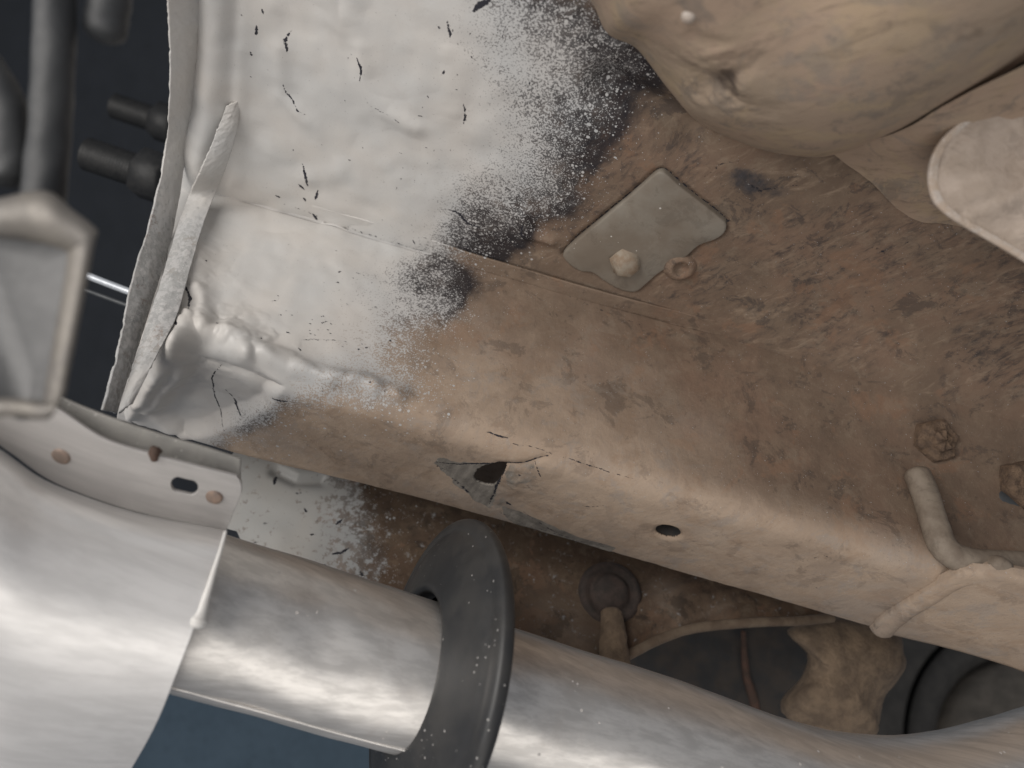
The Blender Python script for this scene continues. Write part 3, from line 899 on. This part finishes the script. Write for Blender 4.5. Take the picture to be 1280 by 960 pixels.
# ---- stiffener plate lapped over the rail at the right
zp = ZB - 0.0045
pl = [(1092, 786), (1112, 768), (1150, 745), (1185, 726), (1215, 716), (1300, 728), (1420, 760), (1420, 905), (1300, 848), (1200, 815), (1118, 795)]
c0 = np.mean([onz(p[0], p[1], zp) for p in pl], 0)
rr = []
for z_, s_ in [(ZB + 0.001, 1.0), (ZB - 0.0030, 1.0), (zp, 0.985), (zp - .0004, 0.9)]:
    r_ = []
    for p in pl:
        q = onz(p[0], p[1], zp)
        q = c0 + (q - c0) * s_
        r_.append((q[0], q[1], z_))
    rr.append(dense_ring(r_, 3))
stiff = link('stiffener_plate', rings_mesh('stiffener_plate', rr), M_RAIL, body)
for k_, v_ in dict(paint=0, spray=0, dark=0, lite=1, bare=0, crack=0).items():
    a_ = stiff.data.attributes.new(k_, 'FLOAT', 'POINT')
    a_.data.foreach_set('value', np.full(len(stiff.data.vertices), v_, np.float32))
path = cr([onz(p[0], p[1], ZB + 0.0005) for p in [(1102, 782), (1122, 765), (1160, 742), (1196, 722), (1235, 714), (1300, 724)]], 40)
link('rolled_edge', grid_mesh('rolled_edge', tube(path, np.linspace(0.0075, 0.0045, 40), 20, True, 0.15, 4), closed_u=True), M_RAIL, stiff)
for k_, v_ in dict(paint=0, spray=0, dark=0, lite=.85, bare=0, crack=0).items():
    a_ = stiff.children[0].data.attributes.new(k_, 'FLOAT', 'POINT')
    a_.data.foreach_set('value', np.full(len(stiff.children[0].data.vertices), v_, np.float32))

# ---- sill panel behind the rail
Y1 = YB + 0.055


def bk(p):
    q = ony(p[0], p[1], Y1)
    return (q[0], q[2])


top_z = ZB + 0.03
low = np.array([bk(p) for p in [(200, 640), (296, 664), (312, 700), (420, 770), (600, 830), (740, 838), (790, 814), (830, 795), (870, 783), (940, 776), (1000, 774), (1040, 771), (1100, 760)]])
xs = np.linspace(bk((262, 620))[0], bk((1100, 740))[0], 560)
lz = np.interp(xs, low[:, 0], low[:, 1])
v = np.linspace(0, 1, 170)
U = np.broadcast_to(xs[:, None], (560, 170)).copy()
V = lz[:, None] + (top_z - lz)[:, None] * v[None]
ex, _ = bk((455, 650))
sl = (U - ex) + fbm(U, V, 18, 3, 81) * 0.07 + (V - bk((455, 650))[1]) * 0.35
paint = 0.92 * (1 - smooth(-0.065, 0.035, sl))
spray = 0.3 * np.exp(-np.clip(sl, 0, None) / 0.02)
dark = blob(U, V, bk, [(352, 594, 14, 1), (375, 592, 16, .9), (400, 596, 16, .8), (430, 610, 22, .6), (455, 640, 25, .5), (470, 690, 20, .5), (750, 745, 16, .6), (760, 752, 10, .9)])
lite = 0.9 * blob(U, V, bk, [(680, 775, 40, .35), (830, 740, 22, .5), (720, 800, 40, .35), (840, 790, 26, .5), (900, 775, 26, .4)])
crack = strokes(U, V, bk, [([(420, 655), (428, 650)], 5, .9), ([(416, 692), (428, 690), (436, 685)], 5, .9), ([(328, 690), (340, 691)], 5, .9), ([(381, 635), (383, 640)], 4, .9), ([(330, 655), (336, 652)], 5, .5), ([(345, 592), (343, 605)], 6, .9), ([(370, 616), (376, 616)], 4, .7), ([(398, 705), (408, 707)], 5, .8), ([(450, 715), (456, 720)], 5, .7), ([(316, 678), (320, 678)], 4, .6), ([(395, 651), (399, 652)], 4, .7), ([(388, 668), (392, 668)], 4, .7)])
disp = fbm(U, V, 20, 3, 83) * 0.004
for pts, wd, a in [([(790, 790), (860, 750), (960, 735)], 12, .005), ([(850, 780), (920, 755), (1000, 752)], 8, .004), ([(800, 760), (850, 735), (900, 725)], 9, .004), ([(345, 588), (370, 600), (400, 600)], 8, -.004)]:
    d = seg_dist(U, V, [bk(p) for p in pts])
    disp += a * np.exp(-(d / (wd / 1900)) ** 2)
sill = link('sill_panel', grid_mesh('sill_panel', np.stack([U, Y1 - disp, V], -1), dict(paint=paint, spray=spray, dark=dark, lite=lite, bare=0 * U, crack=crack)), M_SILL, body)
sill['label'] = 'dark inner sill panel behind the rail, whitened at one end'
path = cr([ony(p[0], p[1], Y1 - 0.003) for p in [(740, 842), (790, 816), (830, 797), (870, 785), (940, 778), (1000, 776), (1040, 772)]], 50)
link('sill_lip', grid_mesh('sill_lip', tube(path, 0.0032, 16, True, 0.2), closed_u=True), M_LIP, sill)
pc = ony(762, 742, Y1)
link('plug', grid_mesh('plug', lathe([(-0.004, 0.022), (0.003, 0.0205), (0.0045, 0.017), (0.002, 0.0145), (0.003, 0.012), (0.0075, 0.010), (0.0085, 0.006), (0.0088, 0.00001)], pc, (0, -1, -0.1), 40), closed_u=True), M_PLUG, sill)
path = cr([ony(p[0], p[1], Y1 - 0.012) for p in [(764, 768), (766, 795), (768, 830)]], 14)
link('plug_stem', grid_mesh('plug_stem', tube(path, np.linspace(0.007, 0.0095, 14), 20, True, 0.25), closed_u=True), M_MUD, sill)

# ------------------------------------------------------------------ fuel tank
tank = thing('fuel_tank', 'bulging tan dusty fuel tank with a dented side hanging under the floor', 'fuel tank')
dz = lambda px, py: depth(onz(px, py, ZF))
rowB = [(690, -60), (742, -2), (764, 38), (800, 58), (838, 108), (868, 146), (905, 168), (960, 188), (1010, 195), (1046, 191), (1100, 176), (1165, 150), (1240, 105), (1330, 40)]
row = [[], [], [], [], [], []]
cx, cy = 1060, -170
for i, p in enumerate(rowB):
    d0 = dz(*p)
    e_ = np.array([cx - p[0], cy - p[1]], float)
    for j, (f, dd) in enumerate([(-0.01, 0.004), (0.0, -0.022), (0.06, -0.050), (0.20, -0.072), (0.5, -0.088), (0.95, -0.092)]):
        q = np.array(p) + e_ * f
        row[j].append(at(q[0], q[1], dz(p[0], p[1]) * (1 - f) + dz(1020, 60) * f + dd))
P = loft(row, 200, 420)
S, T = np.meshgrid(np.linspace(0, 1, 200), np.linspace(0, 1, 420), indexing='ij')
N = grid_normals(P)


def proj(P):
    z = P @ FWD
    return 640 + FPX * (P @ RIGHT) / z, 480 - FPX * (P @ UP) / z


def tk(p):      # place on the tank nearest a photo pixel
    X_, Y_ = proj(P)
    i = np.argmin((X_ - p[0]) ** 2 + (Y_ - p[1]) ** 2)
    return P.reshape(-1, 3)[i]


Pw = P + np.stack([fbm(P[..., 0], P[..., 1] + P[..., 2], 60, 4, 92), fbm(P[..., 0], P[..., 1] + P[..., 2], 60, 4, 93), 0 * P[..., 0]], -1) * 0.022
disp = fbm(P[..., 0] + P[..., 2] * 0.4, P[..., 1], 12, 3, 91) * 0.003
bare = np.zeros(disp.shape)
for px, py, r, a, b in [(905, 112, .011, -.006, .9), (925, 108, .007, .004, .3), (885, 60, .006, .002, .3), (880, 48, .006, -.002, .4), (880, 95, .014, -.002, .5), (1130, 50, .009, 0, .5), (1200, 45, .008, 0, .6), (1110, 35, .006, 0, .5), (1105, 100, .014, 0, .35), (1145, 105, .008, 0, .5), (1010, 30, .02, 0, .3), (830, 80, .012, -.001, .3), (815, 110, .01, 0, .45)]:
    c_ = tk((px, py))
    g_ = np.exp(-((Pw - c_) ** 2).sum(-1) / (1.15 * r) ** 2)
    disp += a * g_
    bare = np.maximum(bare, 0.75 * b * g_)
c_ = tk((861, 18))
link('paint_fleck', grid_mesh('paint_fleck', lathe([(-.002, .0032), (.001, .0026), (.0016, .0012), (.0017, .00001)], c_, -c_, 14), closed_u=True), M_PALE_EDGE, tank)
P = P + N * disp[..., None]
link('shell', grid_mesh('shell', P, dict(bare=bare)), M_TANK, tank)
fl_r = [[at(1040, 192, dz(1046, 191) - .010), at(1120, 165, dz(1120, 165) - .03), at(1180, 135, dz(1180, 135) - .04), at(1320, 60, dz(1320, 60) - .04)],
        [at(1056, 205, dz(1056, 205) - .008), at(1125, 205, dz(1125, 205) - .020), at(1200, 190, dz(1200, 190) - .026), at(1330, 150, dz(1320, 150) - .03)],
        [at(1090, 232, dz(1090, 232) - .006), at(1140, 245, dz(1140, 245) - .012), at(1220, 250, dz(1220, 250) - .015), at(1340, 260, dz(1330, 260) - .02)],
        [at(1120, 262, dz(1120, 262) - .001), at(1152, 278, dz(1152, 278) - .001), at(1215, 288, dz(1215, 288) - .001), at(1350, 345, dz(1340, 345) - .001)]]
P = loft(fl_r, 80, 90)
me = grid_mesh('end_wall', P + grid_normals(P) * (fbm(P[..., 0], P[..., 1], 30, 3, 5) * 0.003)[..., None], dict(bare=np.zeros(P.shape[:2])))
link('end_wall', me, M_TANK, tank)

# ------------------------------------------------------------------ skid plate corner, right
skid = thing('skid_plate', 'pale dusty plate with a rounded corner and a worn shiny edge', 'skid plate')
so = [(1420, -40), (1340, 30), (1280, 84), (1240, 117), (1205, 147), (1178, 172), (1164, 195), (1159, 220), (1162, 243), (1172, 260), (1195, 278), (1240, 304), (1290, 334), (1360, 378), (1450, 430), (1500, 200)]
c_px = np.array([1330, 200])


def sk(px, py, d):
    return at(px, py, 0.315 + (1160 - px) * 0.00010 + (py - 200) * 0.00006 + d)


def skr(f, d):
    return dense_ring([sk(*(np.array(p) * (1 - f) + c_px * f), d) for p in so], 5)


link('rim', rings_mesh('rim', [skr(0.0, 0.010), skr(-0.004, 0.003), skr(0.004, 0.0003), skr(0.03, 0.0), skr(0.075, 0.0006)], cap_last=False), M_PALE_EDGE, skid)
rings = [skr(f, d) for f, d in [(0.0745, 0.0007), (0.10, 0.0015), (0.14, 0.0016), (0.22, 0.0022), (0.34, 0.0022), (0.46, .0022), (0.58, 0.0025), (0.7, 0.003), (0.85, .003)]]
rg = np.array(rings)
nz = fbm(rg[..., 0], rg[..., 1], 38, 4, 15) * 0.022
amp = np.array([0, .1, .5, 1, 1, 1, 1, 1, 1])[:, None]
rg = rg * (1 + (nz * amp / 0.3)[..., None])
link('panel', rings_mesh('panel', list(rg)), M_PALE, skid)

# ------------------------------------------------------------------ bent line, nuts by the rail
dl = lambda px, py: depth(ony(px, py, Y0)) if ony(px, py, Y0)[2] > ZB else depth(onz(px, py, ZB))
pts = [(1147, 594), (1158, 622), (1168, 655), (1180, 684), (1200, 698), (1235, 704), (1320, 707)]
path = cr([at(p[0], p[1], dl(*p) - 0.009) for p in pts], 70)
line = tag(link('brake_line', grid_mesh('brake_line', tube(path, 0.0070, 24, True, 0.08), closed_u=True), M_PIPE_LINE), 'dusty grey bent tube hooking along the far end of the rail', 'pipe')
c_ = at(1251, 712, dl(1251, 712) - 0.018)
link('clip', grid_mesh('clip', lathe([(-0.004, 0.0065), (0.001, 0.0062), (0.003, 0.004), (0.0034, 0.00001)], c_, -FWD, 20), closed_u=True), M_PIPE_LINE, line)
path = cr([at(p[0], p[1], dl(*p) + 0.01) for p in [(1240, 628), (1275, 640), (1330, 655)]], 14)
tag(link('short_tube', grid_mesh('short_tube', tube(path, 0.0095, 24, True, 0.1), closed_u=True), M_DKMETAL), 'short dark grey tube stub above the bent line', 'pipe')


def rusty_nut(px, py, r, h, seed, label):
    c_ = at(px, py, dl(px, py) - 0.001)
    pr = [(-.004, r), (h * 0.8, r * 0.98), (h, r * 0.86), (h * 1.02, r * 0.5), (h * 1.25, r * 0.46), (h * 1.3, 0.00001)]
    n_ = 36
    prof_ = []
    for a in range(len(pr) - 1):
        for f in np.linspace(0, 1, 5, endpoint=False):
            prof_.append((pr[a][0] * (1 - f) + pr[a + 1][0] * f, pr[a][1] * (1 - f) + pr[a + 1][1] * f))
    prof_.append(pr[-1])
    P = lathe(prof_, c_, (0.1, -1, -0.55), n_)
    th = np.arange(n_) * 2 * math.pi / n_
    hexf = math.cos(math.pi / 6) / np.cos((th % (math.pi / 3)) - math.pi / 6)
    P = c_ + (P - c_) * (hexf[:, None, None] * 0.9 + 0.1)
    P = P + (fbm(P[..., 0] + P[..., 2], P[..., 1], 160, 3, seed) * 0.0028)[..., None] * np.array([.3, -.5, -.8])
    return tag(link('rusty_nut', grid_mesh('rusty_nut', P, closed_u=True), M_RUST), label, 'nut')


rusty_nut(1160, 552, 0.0135, 0.012, 3, 'orange rusty crusted nut on the brown floor above the bent tube')
rusty_nut(1272, 606, 0.0145, 0.012, 6, 'rusty nut beside the dark tube stub')

# ------------------------------------------------------------------ cavity behind: dark box, mud-caked bracket, wheel
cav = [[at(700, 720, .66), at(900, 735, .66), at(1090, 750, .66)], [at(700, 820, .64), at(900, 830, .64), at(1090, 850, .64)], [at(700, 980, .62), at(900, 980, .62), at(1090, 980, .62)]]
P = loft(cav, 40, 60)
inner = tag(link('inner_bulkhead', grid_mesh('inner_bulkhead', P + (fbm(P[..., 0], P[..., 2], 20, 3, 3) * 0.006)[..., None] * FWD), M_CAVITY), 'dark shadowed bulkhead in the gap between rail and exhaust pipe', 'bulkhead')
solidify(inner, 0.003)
path = cr([at(p[0], p[1], .63) for p in [(929, 790), (932, 840), (942, 875), (946, 900)]], 20)
link('rust_streak', grid_mesh('rust_streak', tube(path, np.linspace(.002, .005, 20), 12, True, .5), closed_u=True), M_OLDRUST, inner)
mo = [(985, 790), (1010, 778), (1045, 772), (1085, 778), (1120, 792), (1131, 815), (1131, 838), (1112, 862), (1100, 890), (1092, 920), (1040, 925), (1000, 910), (975, 880), (1000, 850), (1010, 820)]
mc = np.array([1055, 845])
rings = []
for f, d in [(0.0, .56), (0.0, .545), (0.06, .535), (0.25, .527), (0.45, .523), (0.65, .52), (.85, .52)]:
    rings.append(dense_ring([at(*(np.array(p) * (1 - f) + mc * f), d) for p in mo], 6))
rg = np.array(rings)
rg = rg + (fbm(rg[..., 0], rg[..., 2], 40, 4, 13) * 0.010 * np.array([0, .6, 1, 1, 1, 1, 1])[:, None])[..., None] * FWD
rg = rg + (fbm(rg[..., 0] * 1.3, rg[..., 2], 110, 3, 14) * 0.004)[..., None] * RIGHT
tag(link('mud_caked_bracket', rings_mesh('mud_caked_bracket', list(rg)), M_MUD), 'brown mud-caked bracket in the gap behind the rail', 'bracket')
wheel = thing('wheel', 'dark dusty wheel seen behind the rail where the exhaust pipe bends', 'wheel')
wc = at(1345, 985, 0.95)
ax = np.array([-.15, -1, -.1])
link('tyre', grid_mesh('tyre', lathe([(-.10, .20), (-.06, .265), (-0.02, .268), (0.0, .255), (.010, .228), (.012, .214), (.006, .209)], wc, ax, 96), closed_u=True), M_TYRE, wheel)
link('bead_groove', grid_mesh('bead_groove', lathe([(.006, .2095), (-.02, .207), (-.02, .2035), (.004, .2015)], wc, ax, 96), closed_u=True), M_GAP, wheel)
link('inner_sidewall', grid_mesh('inner_sidewall', lathe([(.004, .202), (.012, .196), (.012, .178), (.002, .168), (-.02, .160)], wc, ax, 96), closed_u=True), M_TYRE, wheel)
link('rim', grid_mesh('rim', lathe([(-.02, .1605), (.004, .150), (.012, .12), (.03, .08), (.045, .05), (.046, .0001)], wc, ax, 64), closed_u=True), M_HUB, wheel)

# ------------------------------------------------------------------ exhaust pipe and its disc
axis_px = [(150, 735, .292), (250, 765, .298), (360, 797, .305), (470, 830, .312), (560, 856, .318), (680, 892, .325), (820, 935, .332), (960, 985, .338), (1060, 1006, .345), (1150, 1008, .355), (1240, 990, .368), (1340, 955, .385)]
KP = 1.165
path = cr([at(a_[0], a_[1], a_[2] * KP) for a_ in axis_px], 260)
rad = 0.0300 * KP + 0.0016 * np.sin(np.linspace(0, 9, 260)) * 0.3
P = tube(path, rad, 96, False)
S, T = np.meshgrid(np.linspace(0, 2 * math.pi, 96, endpoint=False), np.linspace(0, 1, 260), indexing='ij')
N = P - path[None]
N /= np.linalg.norm(N, axis=-1, keepdims=True)
ff = fbm(np.cos(S) * 0.5 + T * 5, np.sin(S) * 0.5 + T * 3, 2.0, 3, 17) * 0.0016
# flattened dents along the near stretch
view = -(N @ FWD)
dn = np.zeros(S.shape)
for px, py, r, a in [(395, 800, .016, -.0030), (330, 840, .014, -.0014), (300, 770, .012, -.0012), (450, 860, .016, -.0014), (730, 880, .02, -.001)]:
    c_ = at(px, py, .285 * KP)
    dn += a * np.exp(-((P - c_) ** 2).sum(-1) / r ** 2)
P = P + N * (ff + dn)[..., None]
pipe = tag(link('exhaust_pipe', grid_mesh('exhaust_pipe', P, closed_u=True), M_EXHAUST), 'brushed steel exhaust pipe passing through the black disc', 'exhaust pipe')
solidify(pipe, 0.0015, -1)
# longitudinal weld seam
seam_path = []
for f in np.linspace(0.03, 0.34, 40):
    i = int(f * 259)
    th_dir = -FWD * 0.72 - UP * 0.69
    T_ = path[min(i + 1, 259)] - path[i]
    T_ /= np.linalg.norm(T_)
    d_ = th_dir - T_ * (th_dir @ T_)
    d_ /= np.linalg.norm(d_)
    seam_path.append(path[i] + d_ * (rad[i] - 0.0004))
link('weld_seam', grid_mesh('weld_seam', tube(np.array(seam_path), 0.0009, 10, True, 0.4), closed_u=True), M_EXHAUST, pipe)
# disc: dished rubber, hub towards the heat shield
th = math.radians(20)
tl = math.radians(22)
ndir = (-RIGHT * math.cos(th) + UP * math.sin(th)) * math.cos(tl) - FWD * math.sin(tl)
dc = at(541, 840, 0.322 * KP)
pr = [(-.003, .0315), (-.0045, .050), (-.0042, .062), (-.0034, .0655), (-.0015, .0668), (.0008, .0668), (.0022, .0656), (.0030, .0630), (.0034, .0600), (.0052, .0555), (.0078, .047), (.0102, .039), (.0115, .0352), (.0112, .0330), (.0095, .0318), (.004, .0312)]
prof = cr(np.array(pr) * KP * np.array([1, 0.975]), 70)
disc = tag(link('rubber_disc', grid_mesh('rubber_disc', lathe(prof, dc, ndir, 128), closed_u=True), M_RUBBER), 'black dished rubber disc on the exhaust pipe with white spray specks', 'disc')

# ------------------------------------------------------------------ heat shield, lower left
shield = thing('heat_shield', 'satin aluminium heat shield with a slotted flange and a white paint drip', 'heat shield')


def sd_(px, py=0):      # depth along the shield, nearer towards the left
    return 0.2735 + 0.035 * np.clip((px + 60) / 360, -0.3, 1.2)


topE = [(-90, 410), (-20, 455), (40, 492), (75, 512), (130, 547), (190, 566), (240, 580), (302, 596)]
botE = [(-110, 488), (-40, 528), (15, 566), (62, 598), (122, 622), (182, 640), (240, 653), (302, 665)]
n, m = 900, 180
a = cr([at(p[0], p[1], sd_(p[0]) + 0.004) for p in topE], n)
b = cr([at(p[0], p[1], sd_(p[0]) + 0.022) for p in botE], n)
v = np.linspace(0, 1, m)[None, :, None]
P = a[:, None] * (1 - v) + b[:, None] * v
X_, Y_ = proj(P)
keep = np.ones(X_.shape, bool)
# rounded end of the flange
ol = [(-300, 200), (200, 500), (282, 587), (290, 590), (296, 594), (300, 599), (302.5, 605), (303, 611), (301.5, 618), (298, 627), (291, 644), (284, 660), (283, 760), (-300, 760)]
keep &= poly_sdf(X_, Y_, ol) < 0
# slotted hole
q = ((X_ - 231) * 0.97 + (Y_ - 606) * 0.24, -(X_ - 231) * 0.24 + (Y_ - 606) * 0.97)
slot = seg_dist(q[0], q[1], [(-8, 0), (8, 0)]) / 9.5
pull = np.abs(slot - 1) < 0.10
keep &= slot > 0.97
P = P + grid_normals(P) * (fbm(P[..., 0], P[..., 2], 20, 2, 6) * 0.002)[..., None]
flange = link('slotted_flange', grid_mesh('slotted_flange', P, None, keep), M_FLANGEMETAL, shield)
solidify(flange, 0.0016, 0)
for px, py, r in [(268, 620, .0036), (78, 569, .0036)]:
    i = np.argmin((X_ - px) ** 2 + (Y_ - py) ** 2)
    c_ = P.reshape(-1, 3)[i]
    nn = np.cross(a[200] - a[100], b[100] - a[100])
    nn /= np.linalg.norm(nn)
    nn *= np.sign(-(nn @ c_))
    link('weld_spot', grid_mesh('weld_spot', lathe([(0.0, r * 1.05), (0.0012, r), (0.0015, r * 0.8), (0.0014, .00001)], c_, nn, 28), closed_u=True), M_SPOT, flange)
i = np.argmin((X_ - 194) ** 2 + (Y_ - 567) ** 2)
c_ = P.reshape(-1, 3)[i]
link('rust_notch', grid_mesh('rust_notch', tube(np.array([c_ - UP * 0.0022 - FWD * .0006, c_ - FWD * .0012, c_ + UP * 0.0016 + RIGHT * .0006 - FWD * .0006]), [.0014, .0021, .0024], 12, True, .6, 5), closed_u=True), M_OLDRUST, flange)
# body: rolled edge then a drum-like face that falls away
e0 = [(p[0], p[1] + 2) for p in botE]
rows = []
right_edge = [(283, 664), (277, 680), (268, 706), (256, 745), (240, 792), (222, 838), (196, 902), (163, 962), (120, 1030)]
ddep = [0.022, 0.004, -0.003, -0.010, -0.014, -0.013, -0.004, 0.014, 0.045]
drop = [0, 14, 38, 80, 130, 185, 255, 330, 420]
xs0 = np.array([p[0] for p in botE], float)
for (rx, ry), dd, dp in zip(right_edge, ddep, drop):
    r_ = []
    for (bx, by) in botE:
        f = (bx + 110) / (302 + 110)
        px = bx + (rx - 302) * f
        py = by + 2 + dp * (1.0 + 0.10 * (1 - f)) if dp else by + 2
        py = py + (ry - (botE[-1][1] + 2 + dp)) * f ** 1.0
        r_.append(at(px, py, sd_(bx) + dd))
    rows.append(r_)
P = loft(rows, 220, 300)
sh_body = link('curved_face', grid_mesh('curved_face', P + grid_normals(P) * (fbm(P[..., 0], P[..., 2], 16, 2, 26) * 0.003)[..., None]), M_SHIELD, shield)
solidify(sh_body, 0.0014, 0)
# drip of white paint on the right edge
dp_px = [(282, 664), (275, 690), (268, 712), (261, 736), (255, 755), (250, 770), (247, 779)]
path = cr([at(p[0], p[1], sd_(300) - 0.008 - 0.004 * i / 6) for i, p in enumerate(dp_px)], 40)
rr_ = np.interp(np.linspace(0, 1, 40), [0, .3, .55, .75, .9, 1], [.0006, .0010, .0014, .0022, .0036, .0034])
link('paint_drip', grid_mesh('paint_drip', tube(path, rr_, 18, True), closed_u=True), M_WHITE, shield)
# strip lying behind the flange
tE = [(40, 470), (75, 495), (135, 520), (200, 542), (255, 558), (301, 573)]
bE = [(40, 505), (75, 525), (135, 555), (200, 575), (255, 590), (301, 603)]
a = cr([at(p[0], p[1], sd_(p[0]) + 0.013) for p in tE], 120)
b = cr([at(p[0], p[1], sd_(p[0]) + 0.015) for p in bE], 120)
v = np.linspace(0, 1, 16)[None, :, None]
strip = tag(link('backing_strip', grid_mesh('backing_strip', a[:, None] * (1 - v) + b[:, None] * v), M_STRIP), 'thin grey speckled metal strip lying behind the heat shield flange', 'metal strip')
solidify(strip, 0.002, 0)

# ------------------------------------------------------------------ things in the dark wheel housing, left
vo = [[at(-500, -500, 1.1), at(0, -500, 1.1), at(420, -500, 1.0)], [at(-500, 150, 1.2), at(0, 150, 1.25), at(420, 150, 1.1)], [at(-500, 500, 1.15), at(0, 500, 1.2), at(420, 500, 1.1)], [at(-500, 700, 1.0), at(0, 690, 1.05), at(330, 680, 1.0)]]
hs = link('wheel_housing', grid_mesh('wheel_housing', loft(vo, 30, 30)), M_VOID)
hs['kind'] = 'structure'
br = thing('channel_bracket', 'blurred grey steel channel bracket above the heat shield', 'bracket')
bo = [(-60, 262), (-10, 250), (56, 238), (90, 262), (121, 287), (119, 302), (104, 380), (88, 460), (76, 500), (30, 500), (-60, 470)]


def brr(f, d, c_=(20, 380), fx=None):
    return dense_ring([at(p[0] * (1 - f) + c_[0] * f, p[1] * (1 - f) + c_[1] * f, 0.205 + d) for p in bo], 4)


b1 = [(-60, 292), (-10, 288), (50, 293), (74, 298), (96, 304), (102, 314), (92, 380), (77, 460), (66, 520), (30, 520), (-60, 500)]
b2 = [(-60, 300), (-10, 297), (44, 303), (62, 307), (80, 313), (84, 324), (74, 384), (60, 460), (48, 520), (20, 520), (-60, 500)]
b3 = [(-60, 310), (-10, 310), (30, 314), (45, 318), (60, 324), (64, 334), (54, 388), (42, 460), (32, 520), (10, 520), (-60, 500)]


def bring(o_, d):
    return dense_ring([at(p[0], p[1], 0.205 + d) for p in o_], 4)


link('folded_edge', rings_mesh('folded_edge', [brr(0, .018), brr(0, .003), brr(.012, .0), bring(b1, -.001), bring(b2, .0035)], cap_last=False), M_BLURMETAL, br)
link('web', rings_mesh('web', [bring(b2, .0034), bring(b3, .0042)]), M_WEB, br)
M_BAR = plain('dark_grey_bar', (0.04, 0.042, 0.044), (0.03, 0.032, 0.035), 60, 0.6, 0.0)  # even, very dark grey for all the bars


def post(pts, r, d, label, seed):
    path = cr([at(p[0], p[1], d) for p in pts], 30)
    return tag(link('shackle_bar', grid_mesh('shackle_bar', tube(path, r, 24, True, .15, seed), closed_u=True), M_BAR), label, 'metal bar')


post([(72, -120), (68, 40), (62, 160), (52, 270)], 0.0058, 0.228, 'long blurred grey bar behind the channel bracket', 1)
post([(138, -120), (138, -20), (132, 38)], 0.0062, 0.235, 'short blurred grey bar with a rounded end in the dark housing', 2)
post([(-40, 60), (5, 130), (12, 220)], 0.0060, 0.23, 'crooked grey bar beside the long blurred bar', 3)


def stud(p0, p1, r, d, nut_at, label):
    a, b = at(*p0, d), at(*p1, d)
    ax = (b - a) / np.linalg.norm(b - a)
    L = np.linalg.norm(b - a)
    prof = [(0, .00001), (0.0, r * .8)]
    nth = int(L / (r * 0.19))
    for i in range(nth):
        s = L * (i + .1) / nth
        prof += [(s, r * .86), (s + L / nth * .45, r), (s + L / nth * .55, r)]
    s_ = thing('threaded_stud', label, 'bolt')
    link('thread', grid_mesh('thread', lathe(prof, a, ax, 28), closed_u=True), M_STUD, s_)
    c_ = a + ax * L * nut_at
    hexa = lathe([(0, .0001), (0, r * 1.35), (r * .2, r * 1.55), (r * 1.7, r * 1.55), (r * 1.9, r * 1.35), (r * 1.9, .0001)], c_, ax, 6)
    link('nut', grid_mesh('nut', hexa, closed_u=True), M_STUD, s_, False)


stud((108, 192), (214, 228), 0.0135, 0.62, 0.62, 'grey threaded stud with nut sticking out past the white flange')
stud((142, 132), (215, 157), 0.0127, 0.78, 0.7, 'dim threaded stud deeper in the dark housing')
path = cr([at(p[0], p[1], .50) for p in [(60, 326), (105, 343), (160, 364), (220, 385)]], 20)
tag(link('thin_rod', grid_mesh('thin_rod', tube(path, .0024, 12), closed_u=True), M_ROD), 'thin pale rod running from bracket to end flange', 'rod')
path = cr([at(p[0], p[1], .50) for p in [(60, 348), (105, 362), (160, 382), (220, 402)]], 20)
tag(link('thin_rod', grid_mesh('thin_rod', tube(path, .0014, 12), closed_u=True), M_DKMETAL), 'thin dark rod just below the pale rod', 'rod')

# ------------------------------------------------------------------ pale blue wall far beyond
wl = [[at(-900, 300, 2.2), at(500, 300, 2.2), at(2200, 300, 2.2)], [at(-900, 800, 2.1), at(500, 800, 2.1), at(2200, 800, 2.1)], [at(-900, 1500, 1.9), at(500, 1500, 1.9), at(2200, 1500, 1.9)]]
wall = link('workshop_wall', grid_mesh('workshop_wall', loft(wl, 20, 20)), plain('blue_wall_paint', (0.12, 0.18, 0.235), (0.085, 0.135, 0.18), 2.0, 0.6))
wall['kind'] = 'structure'
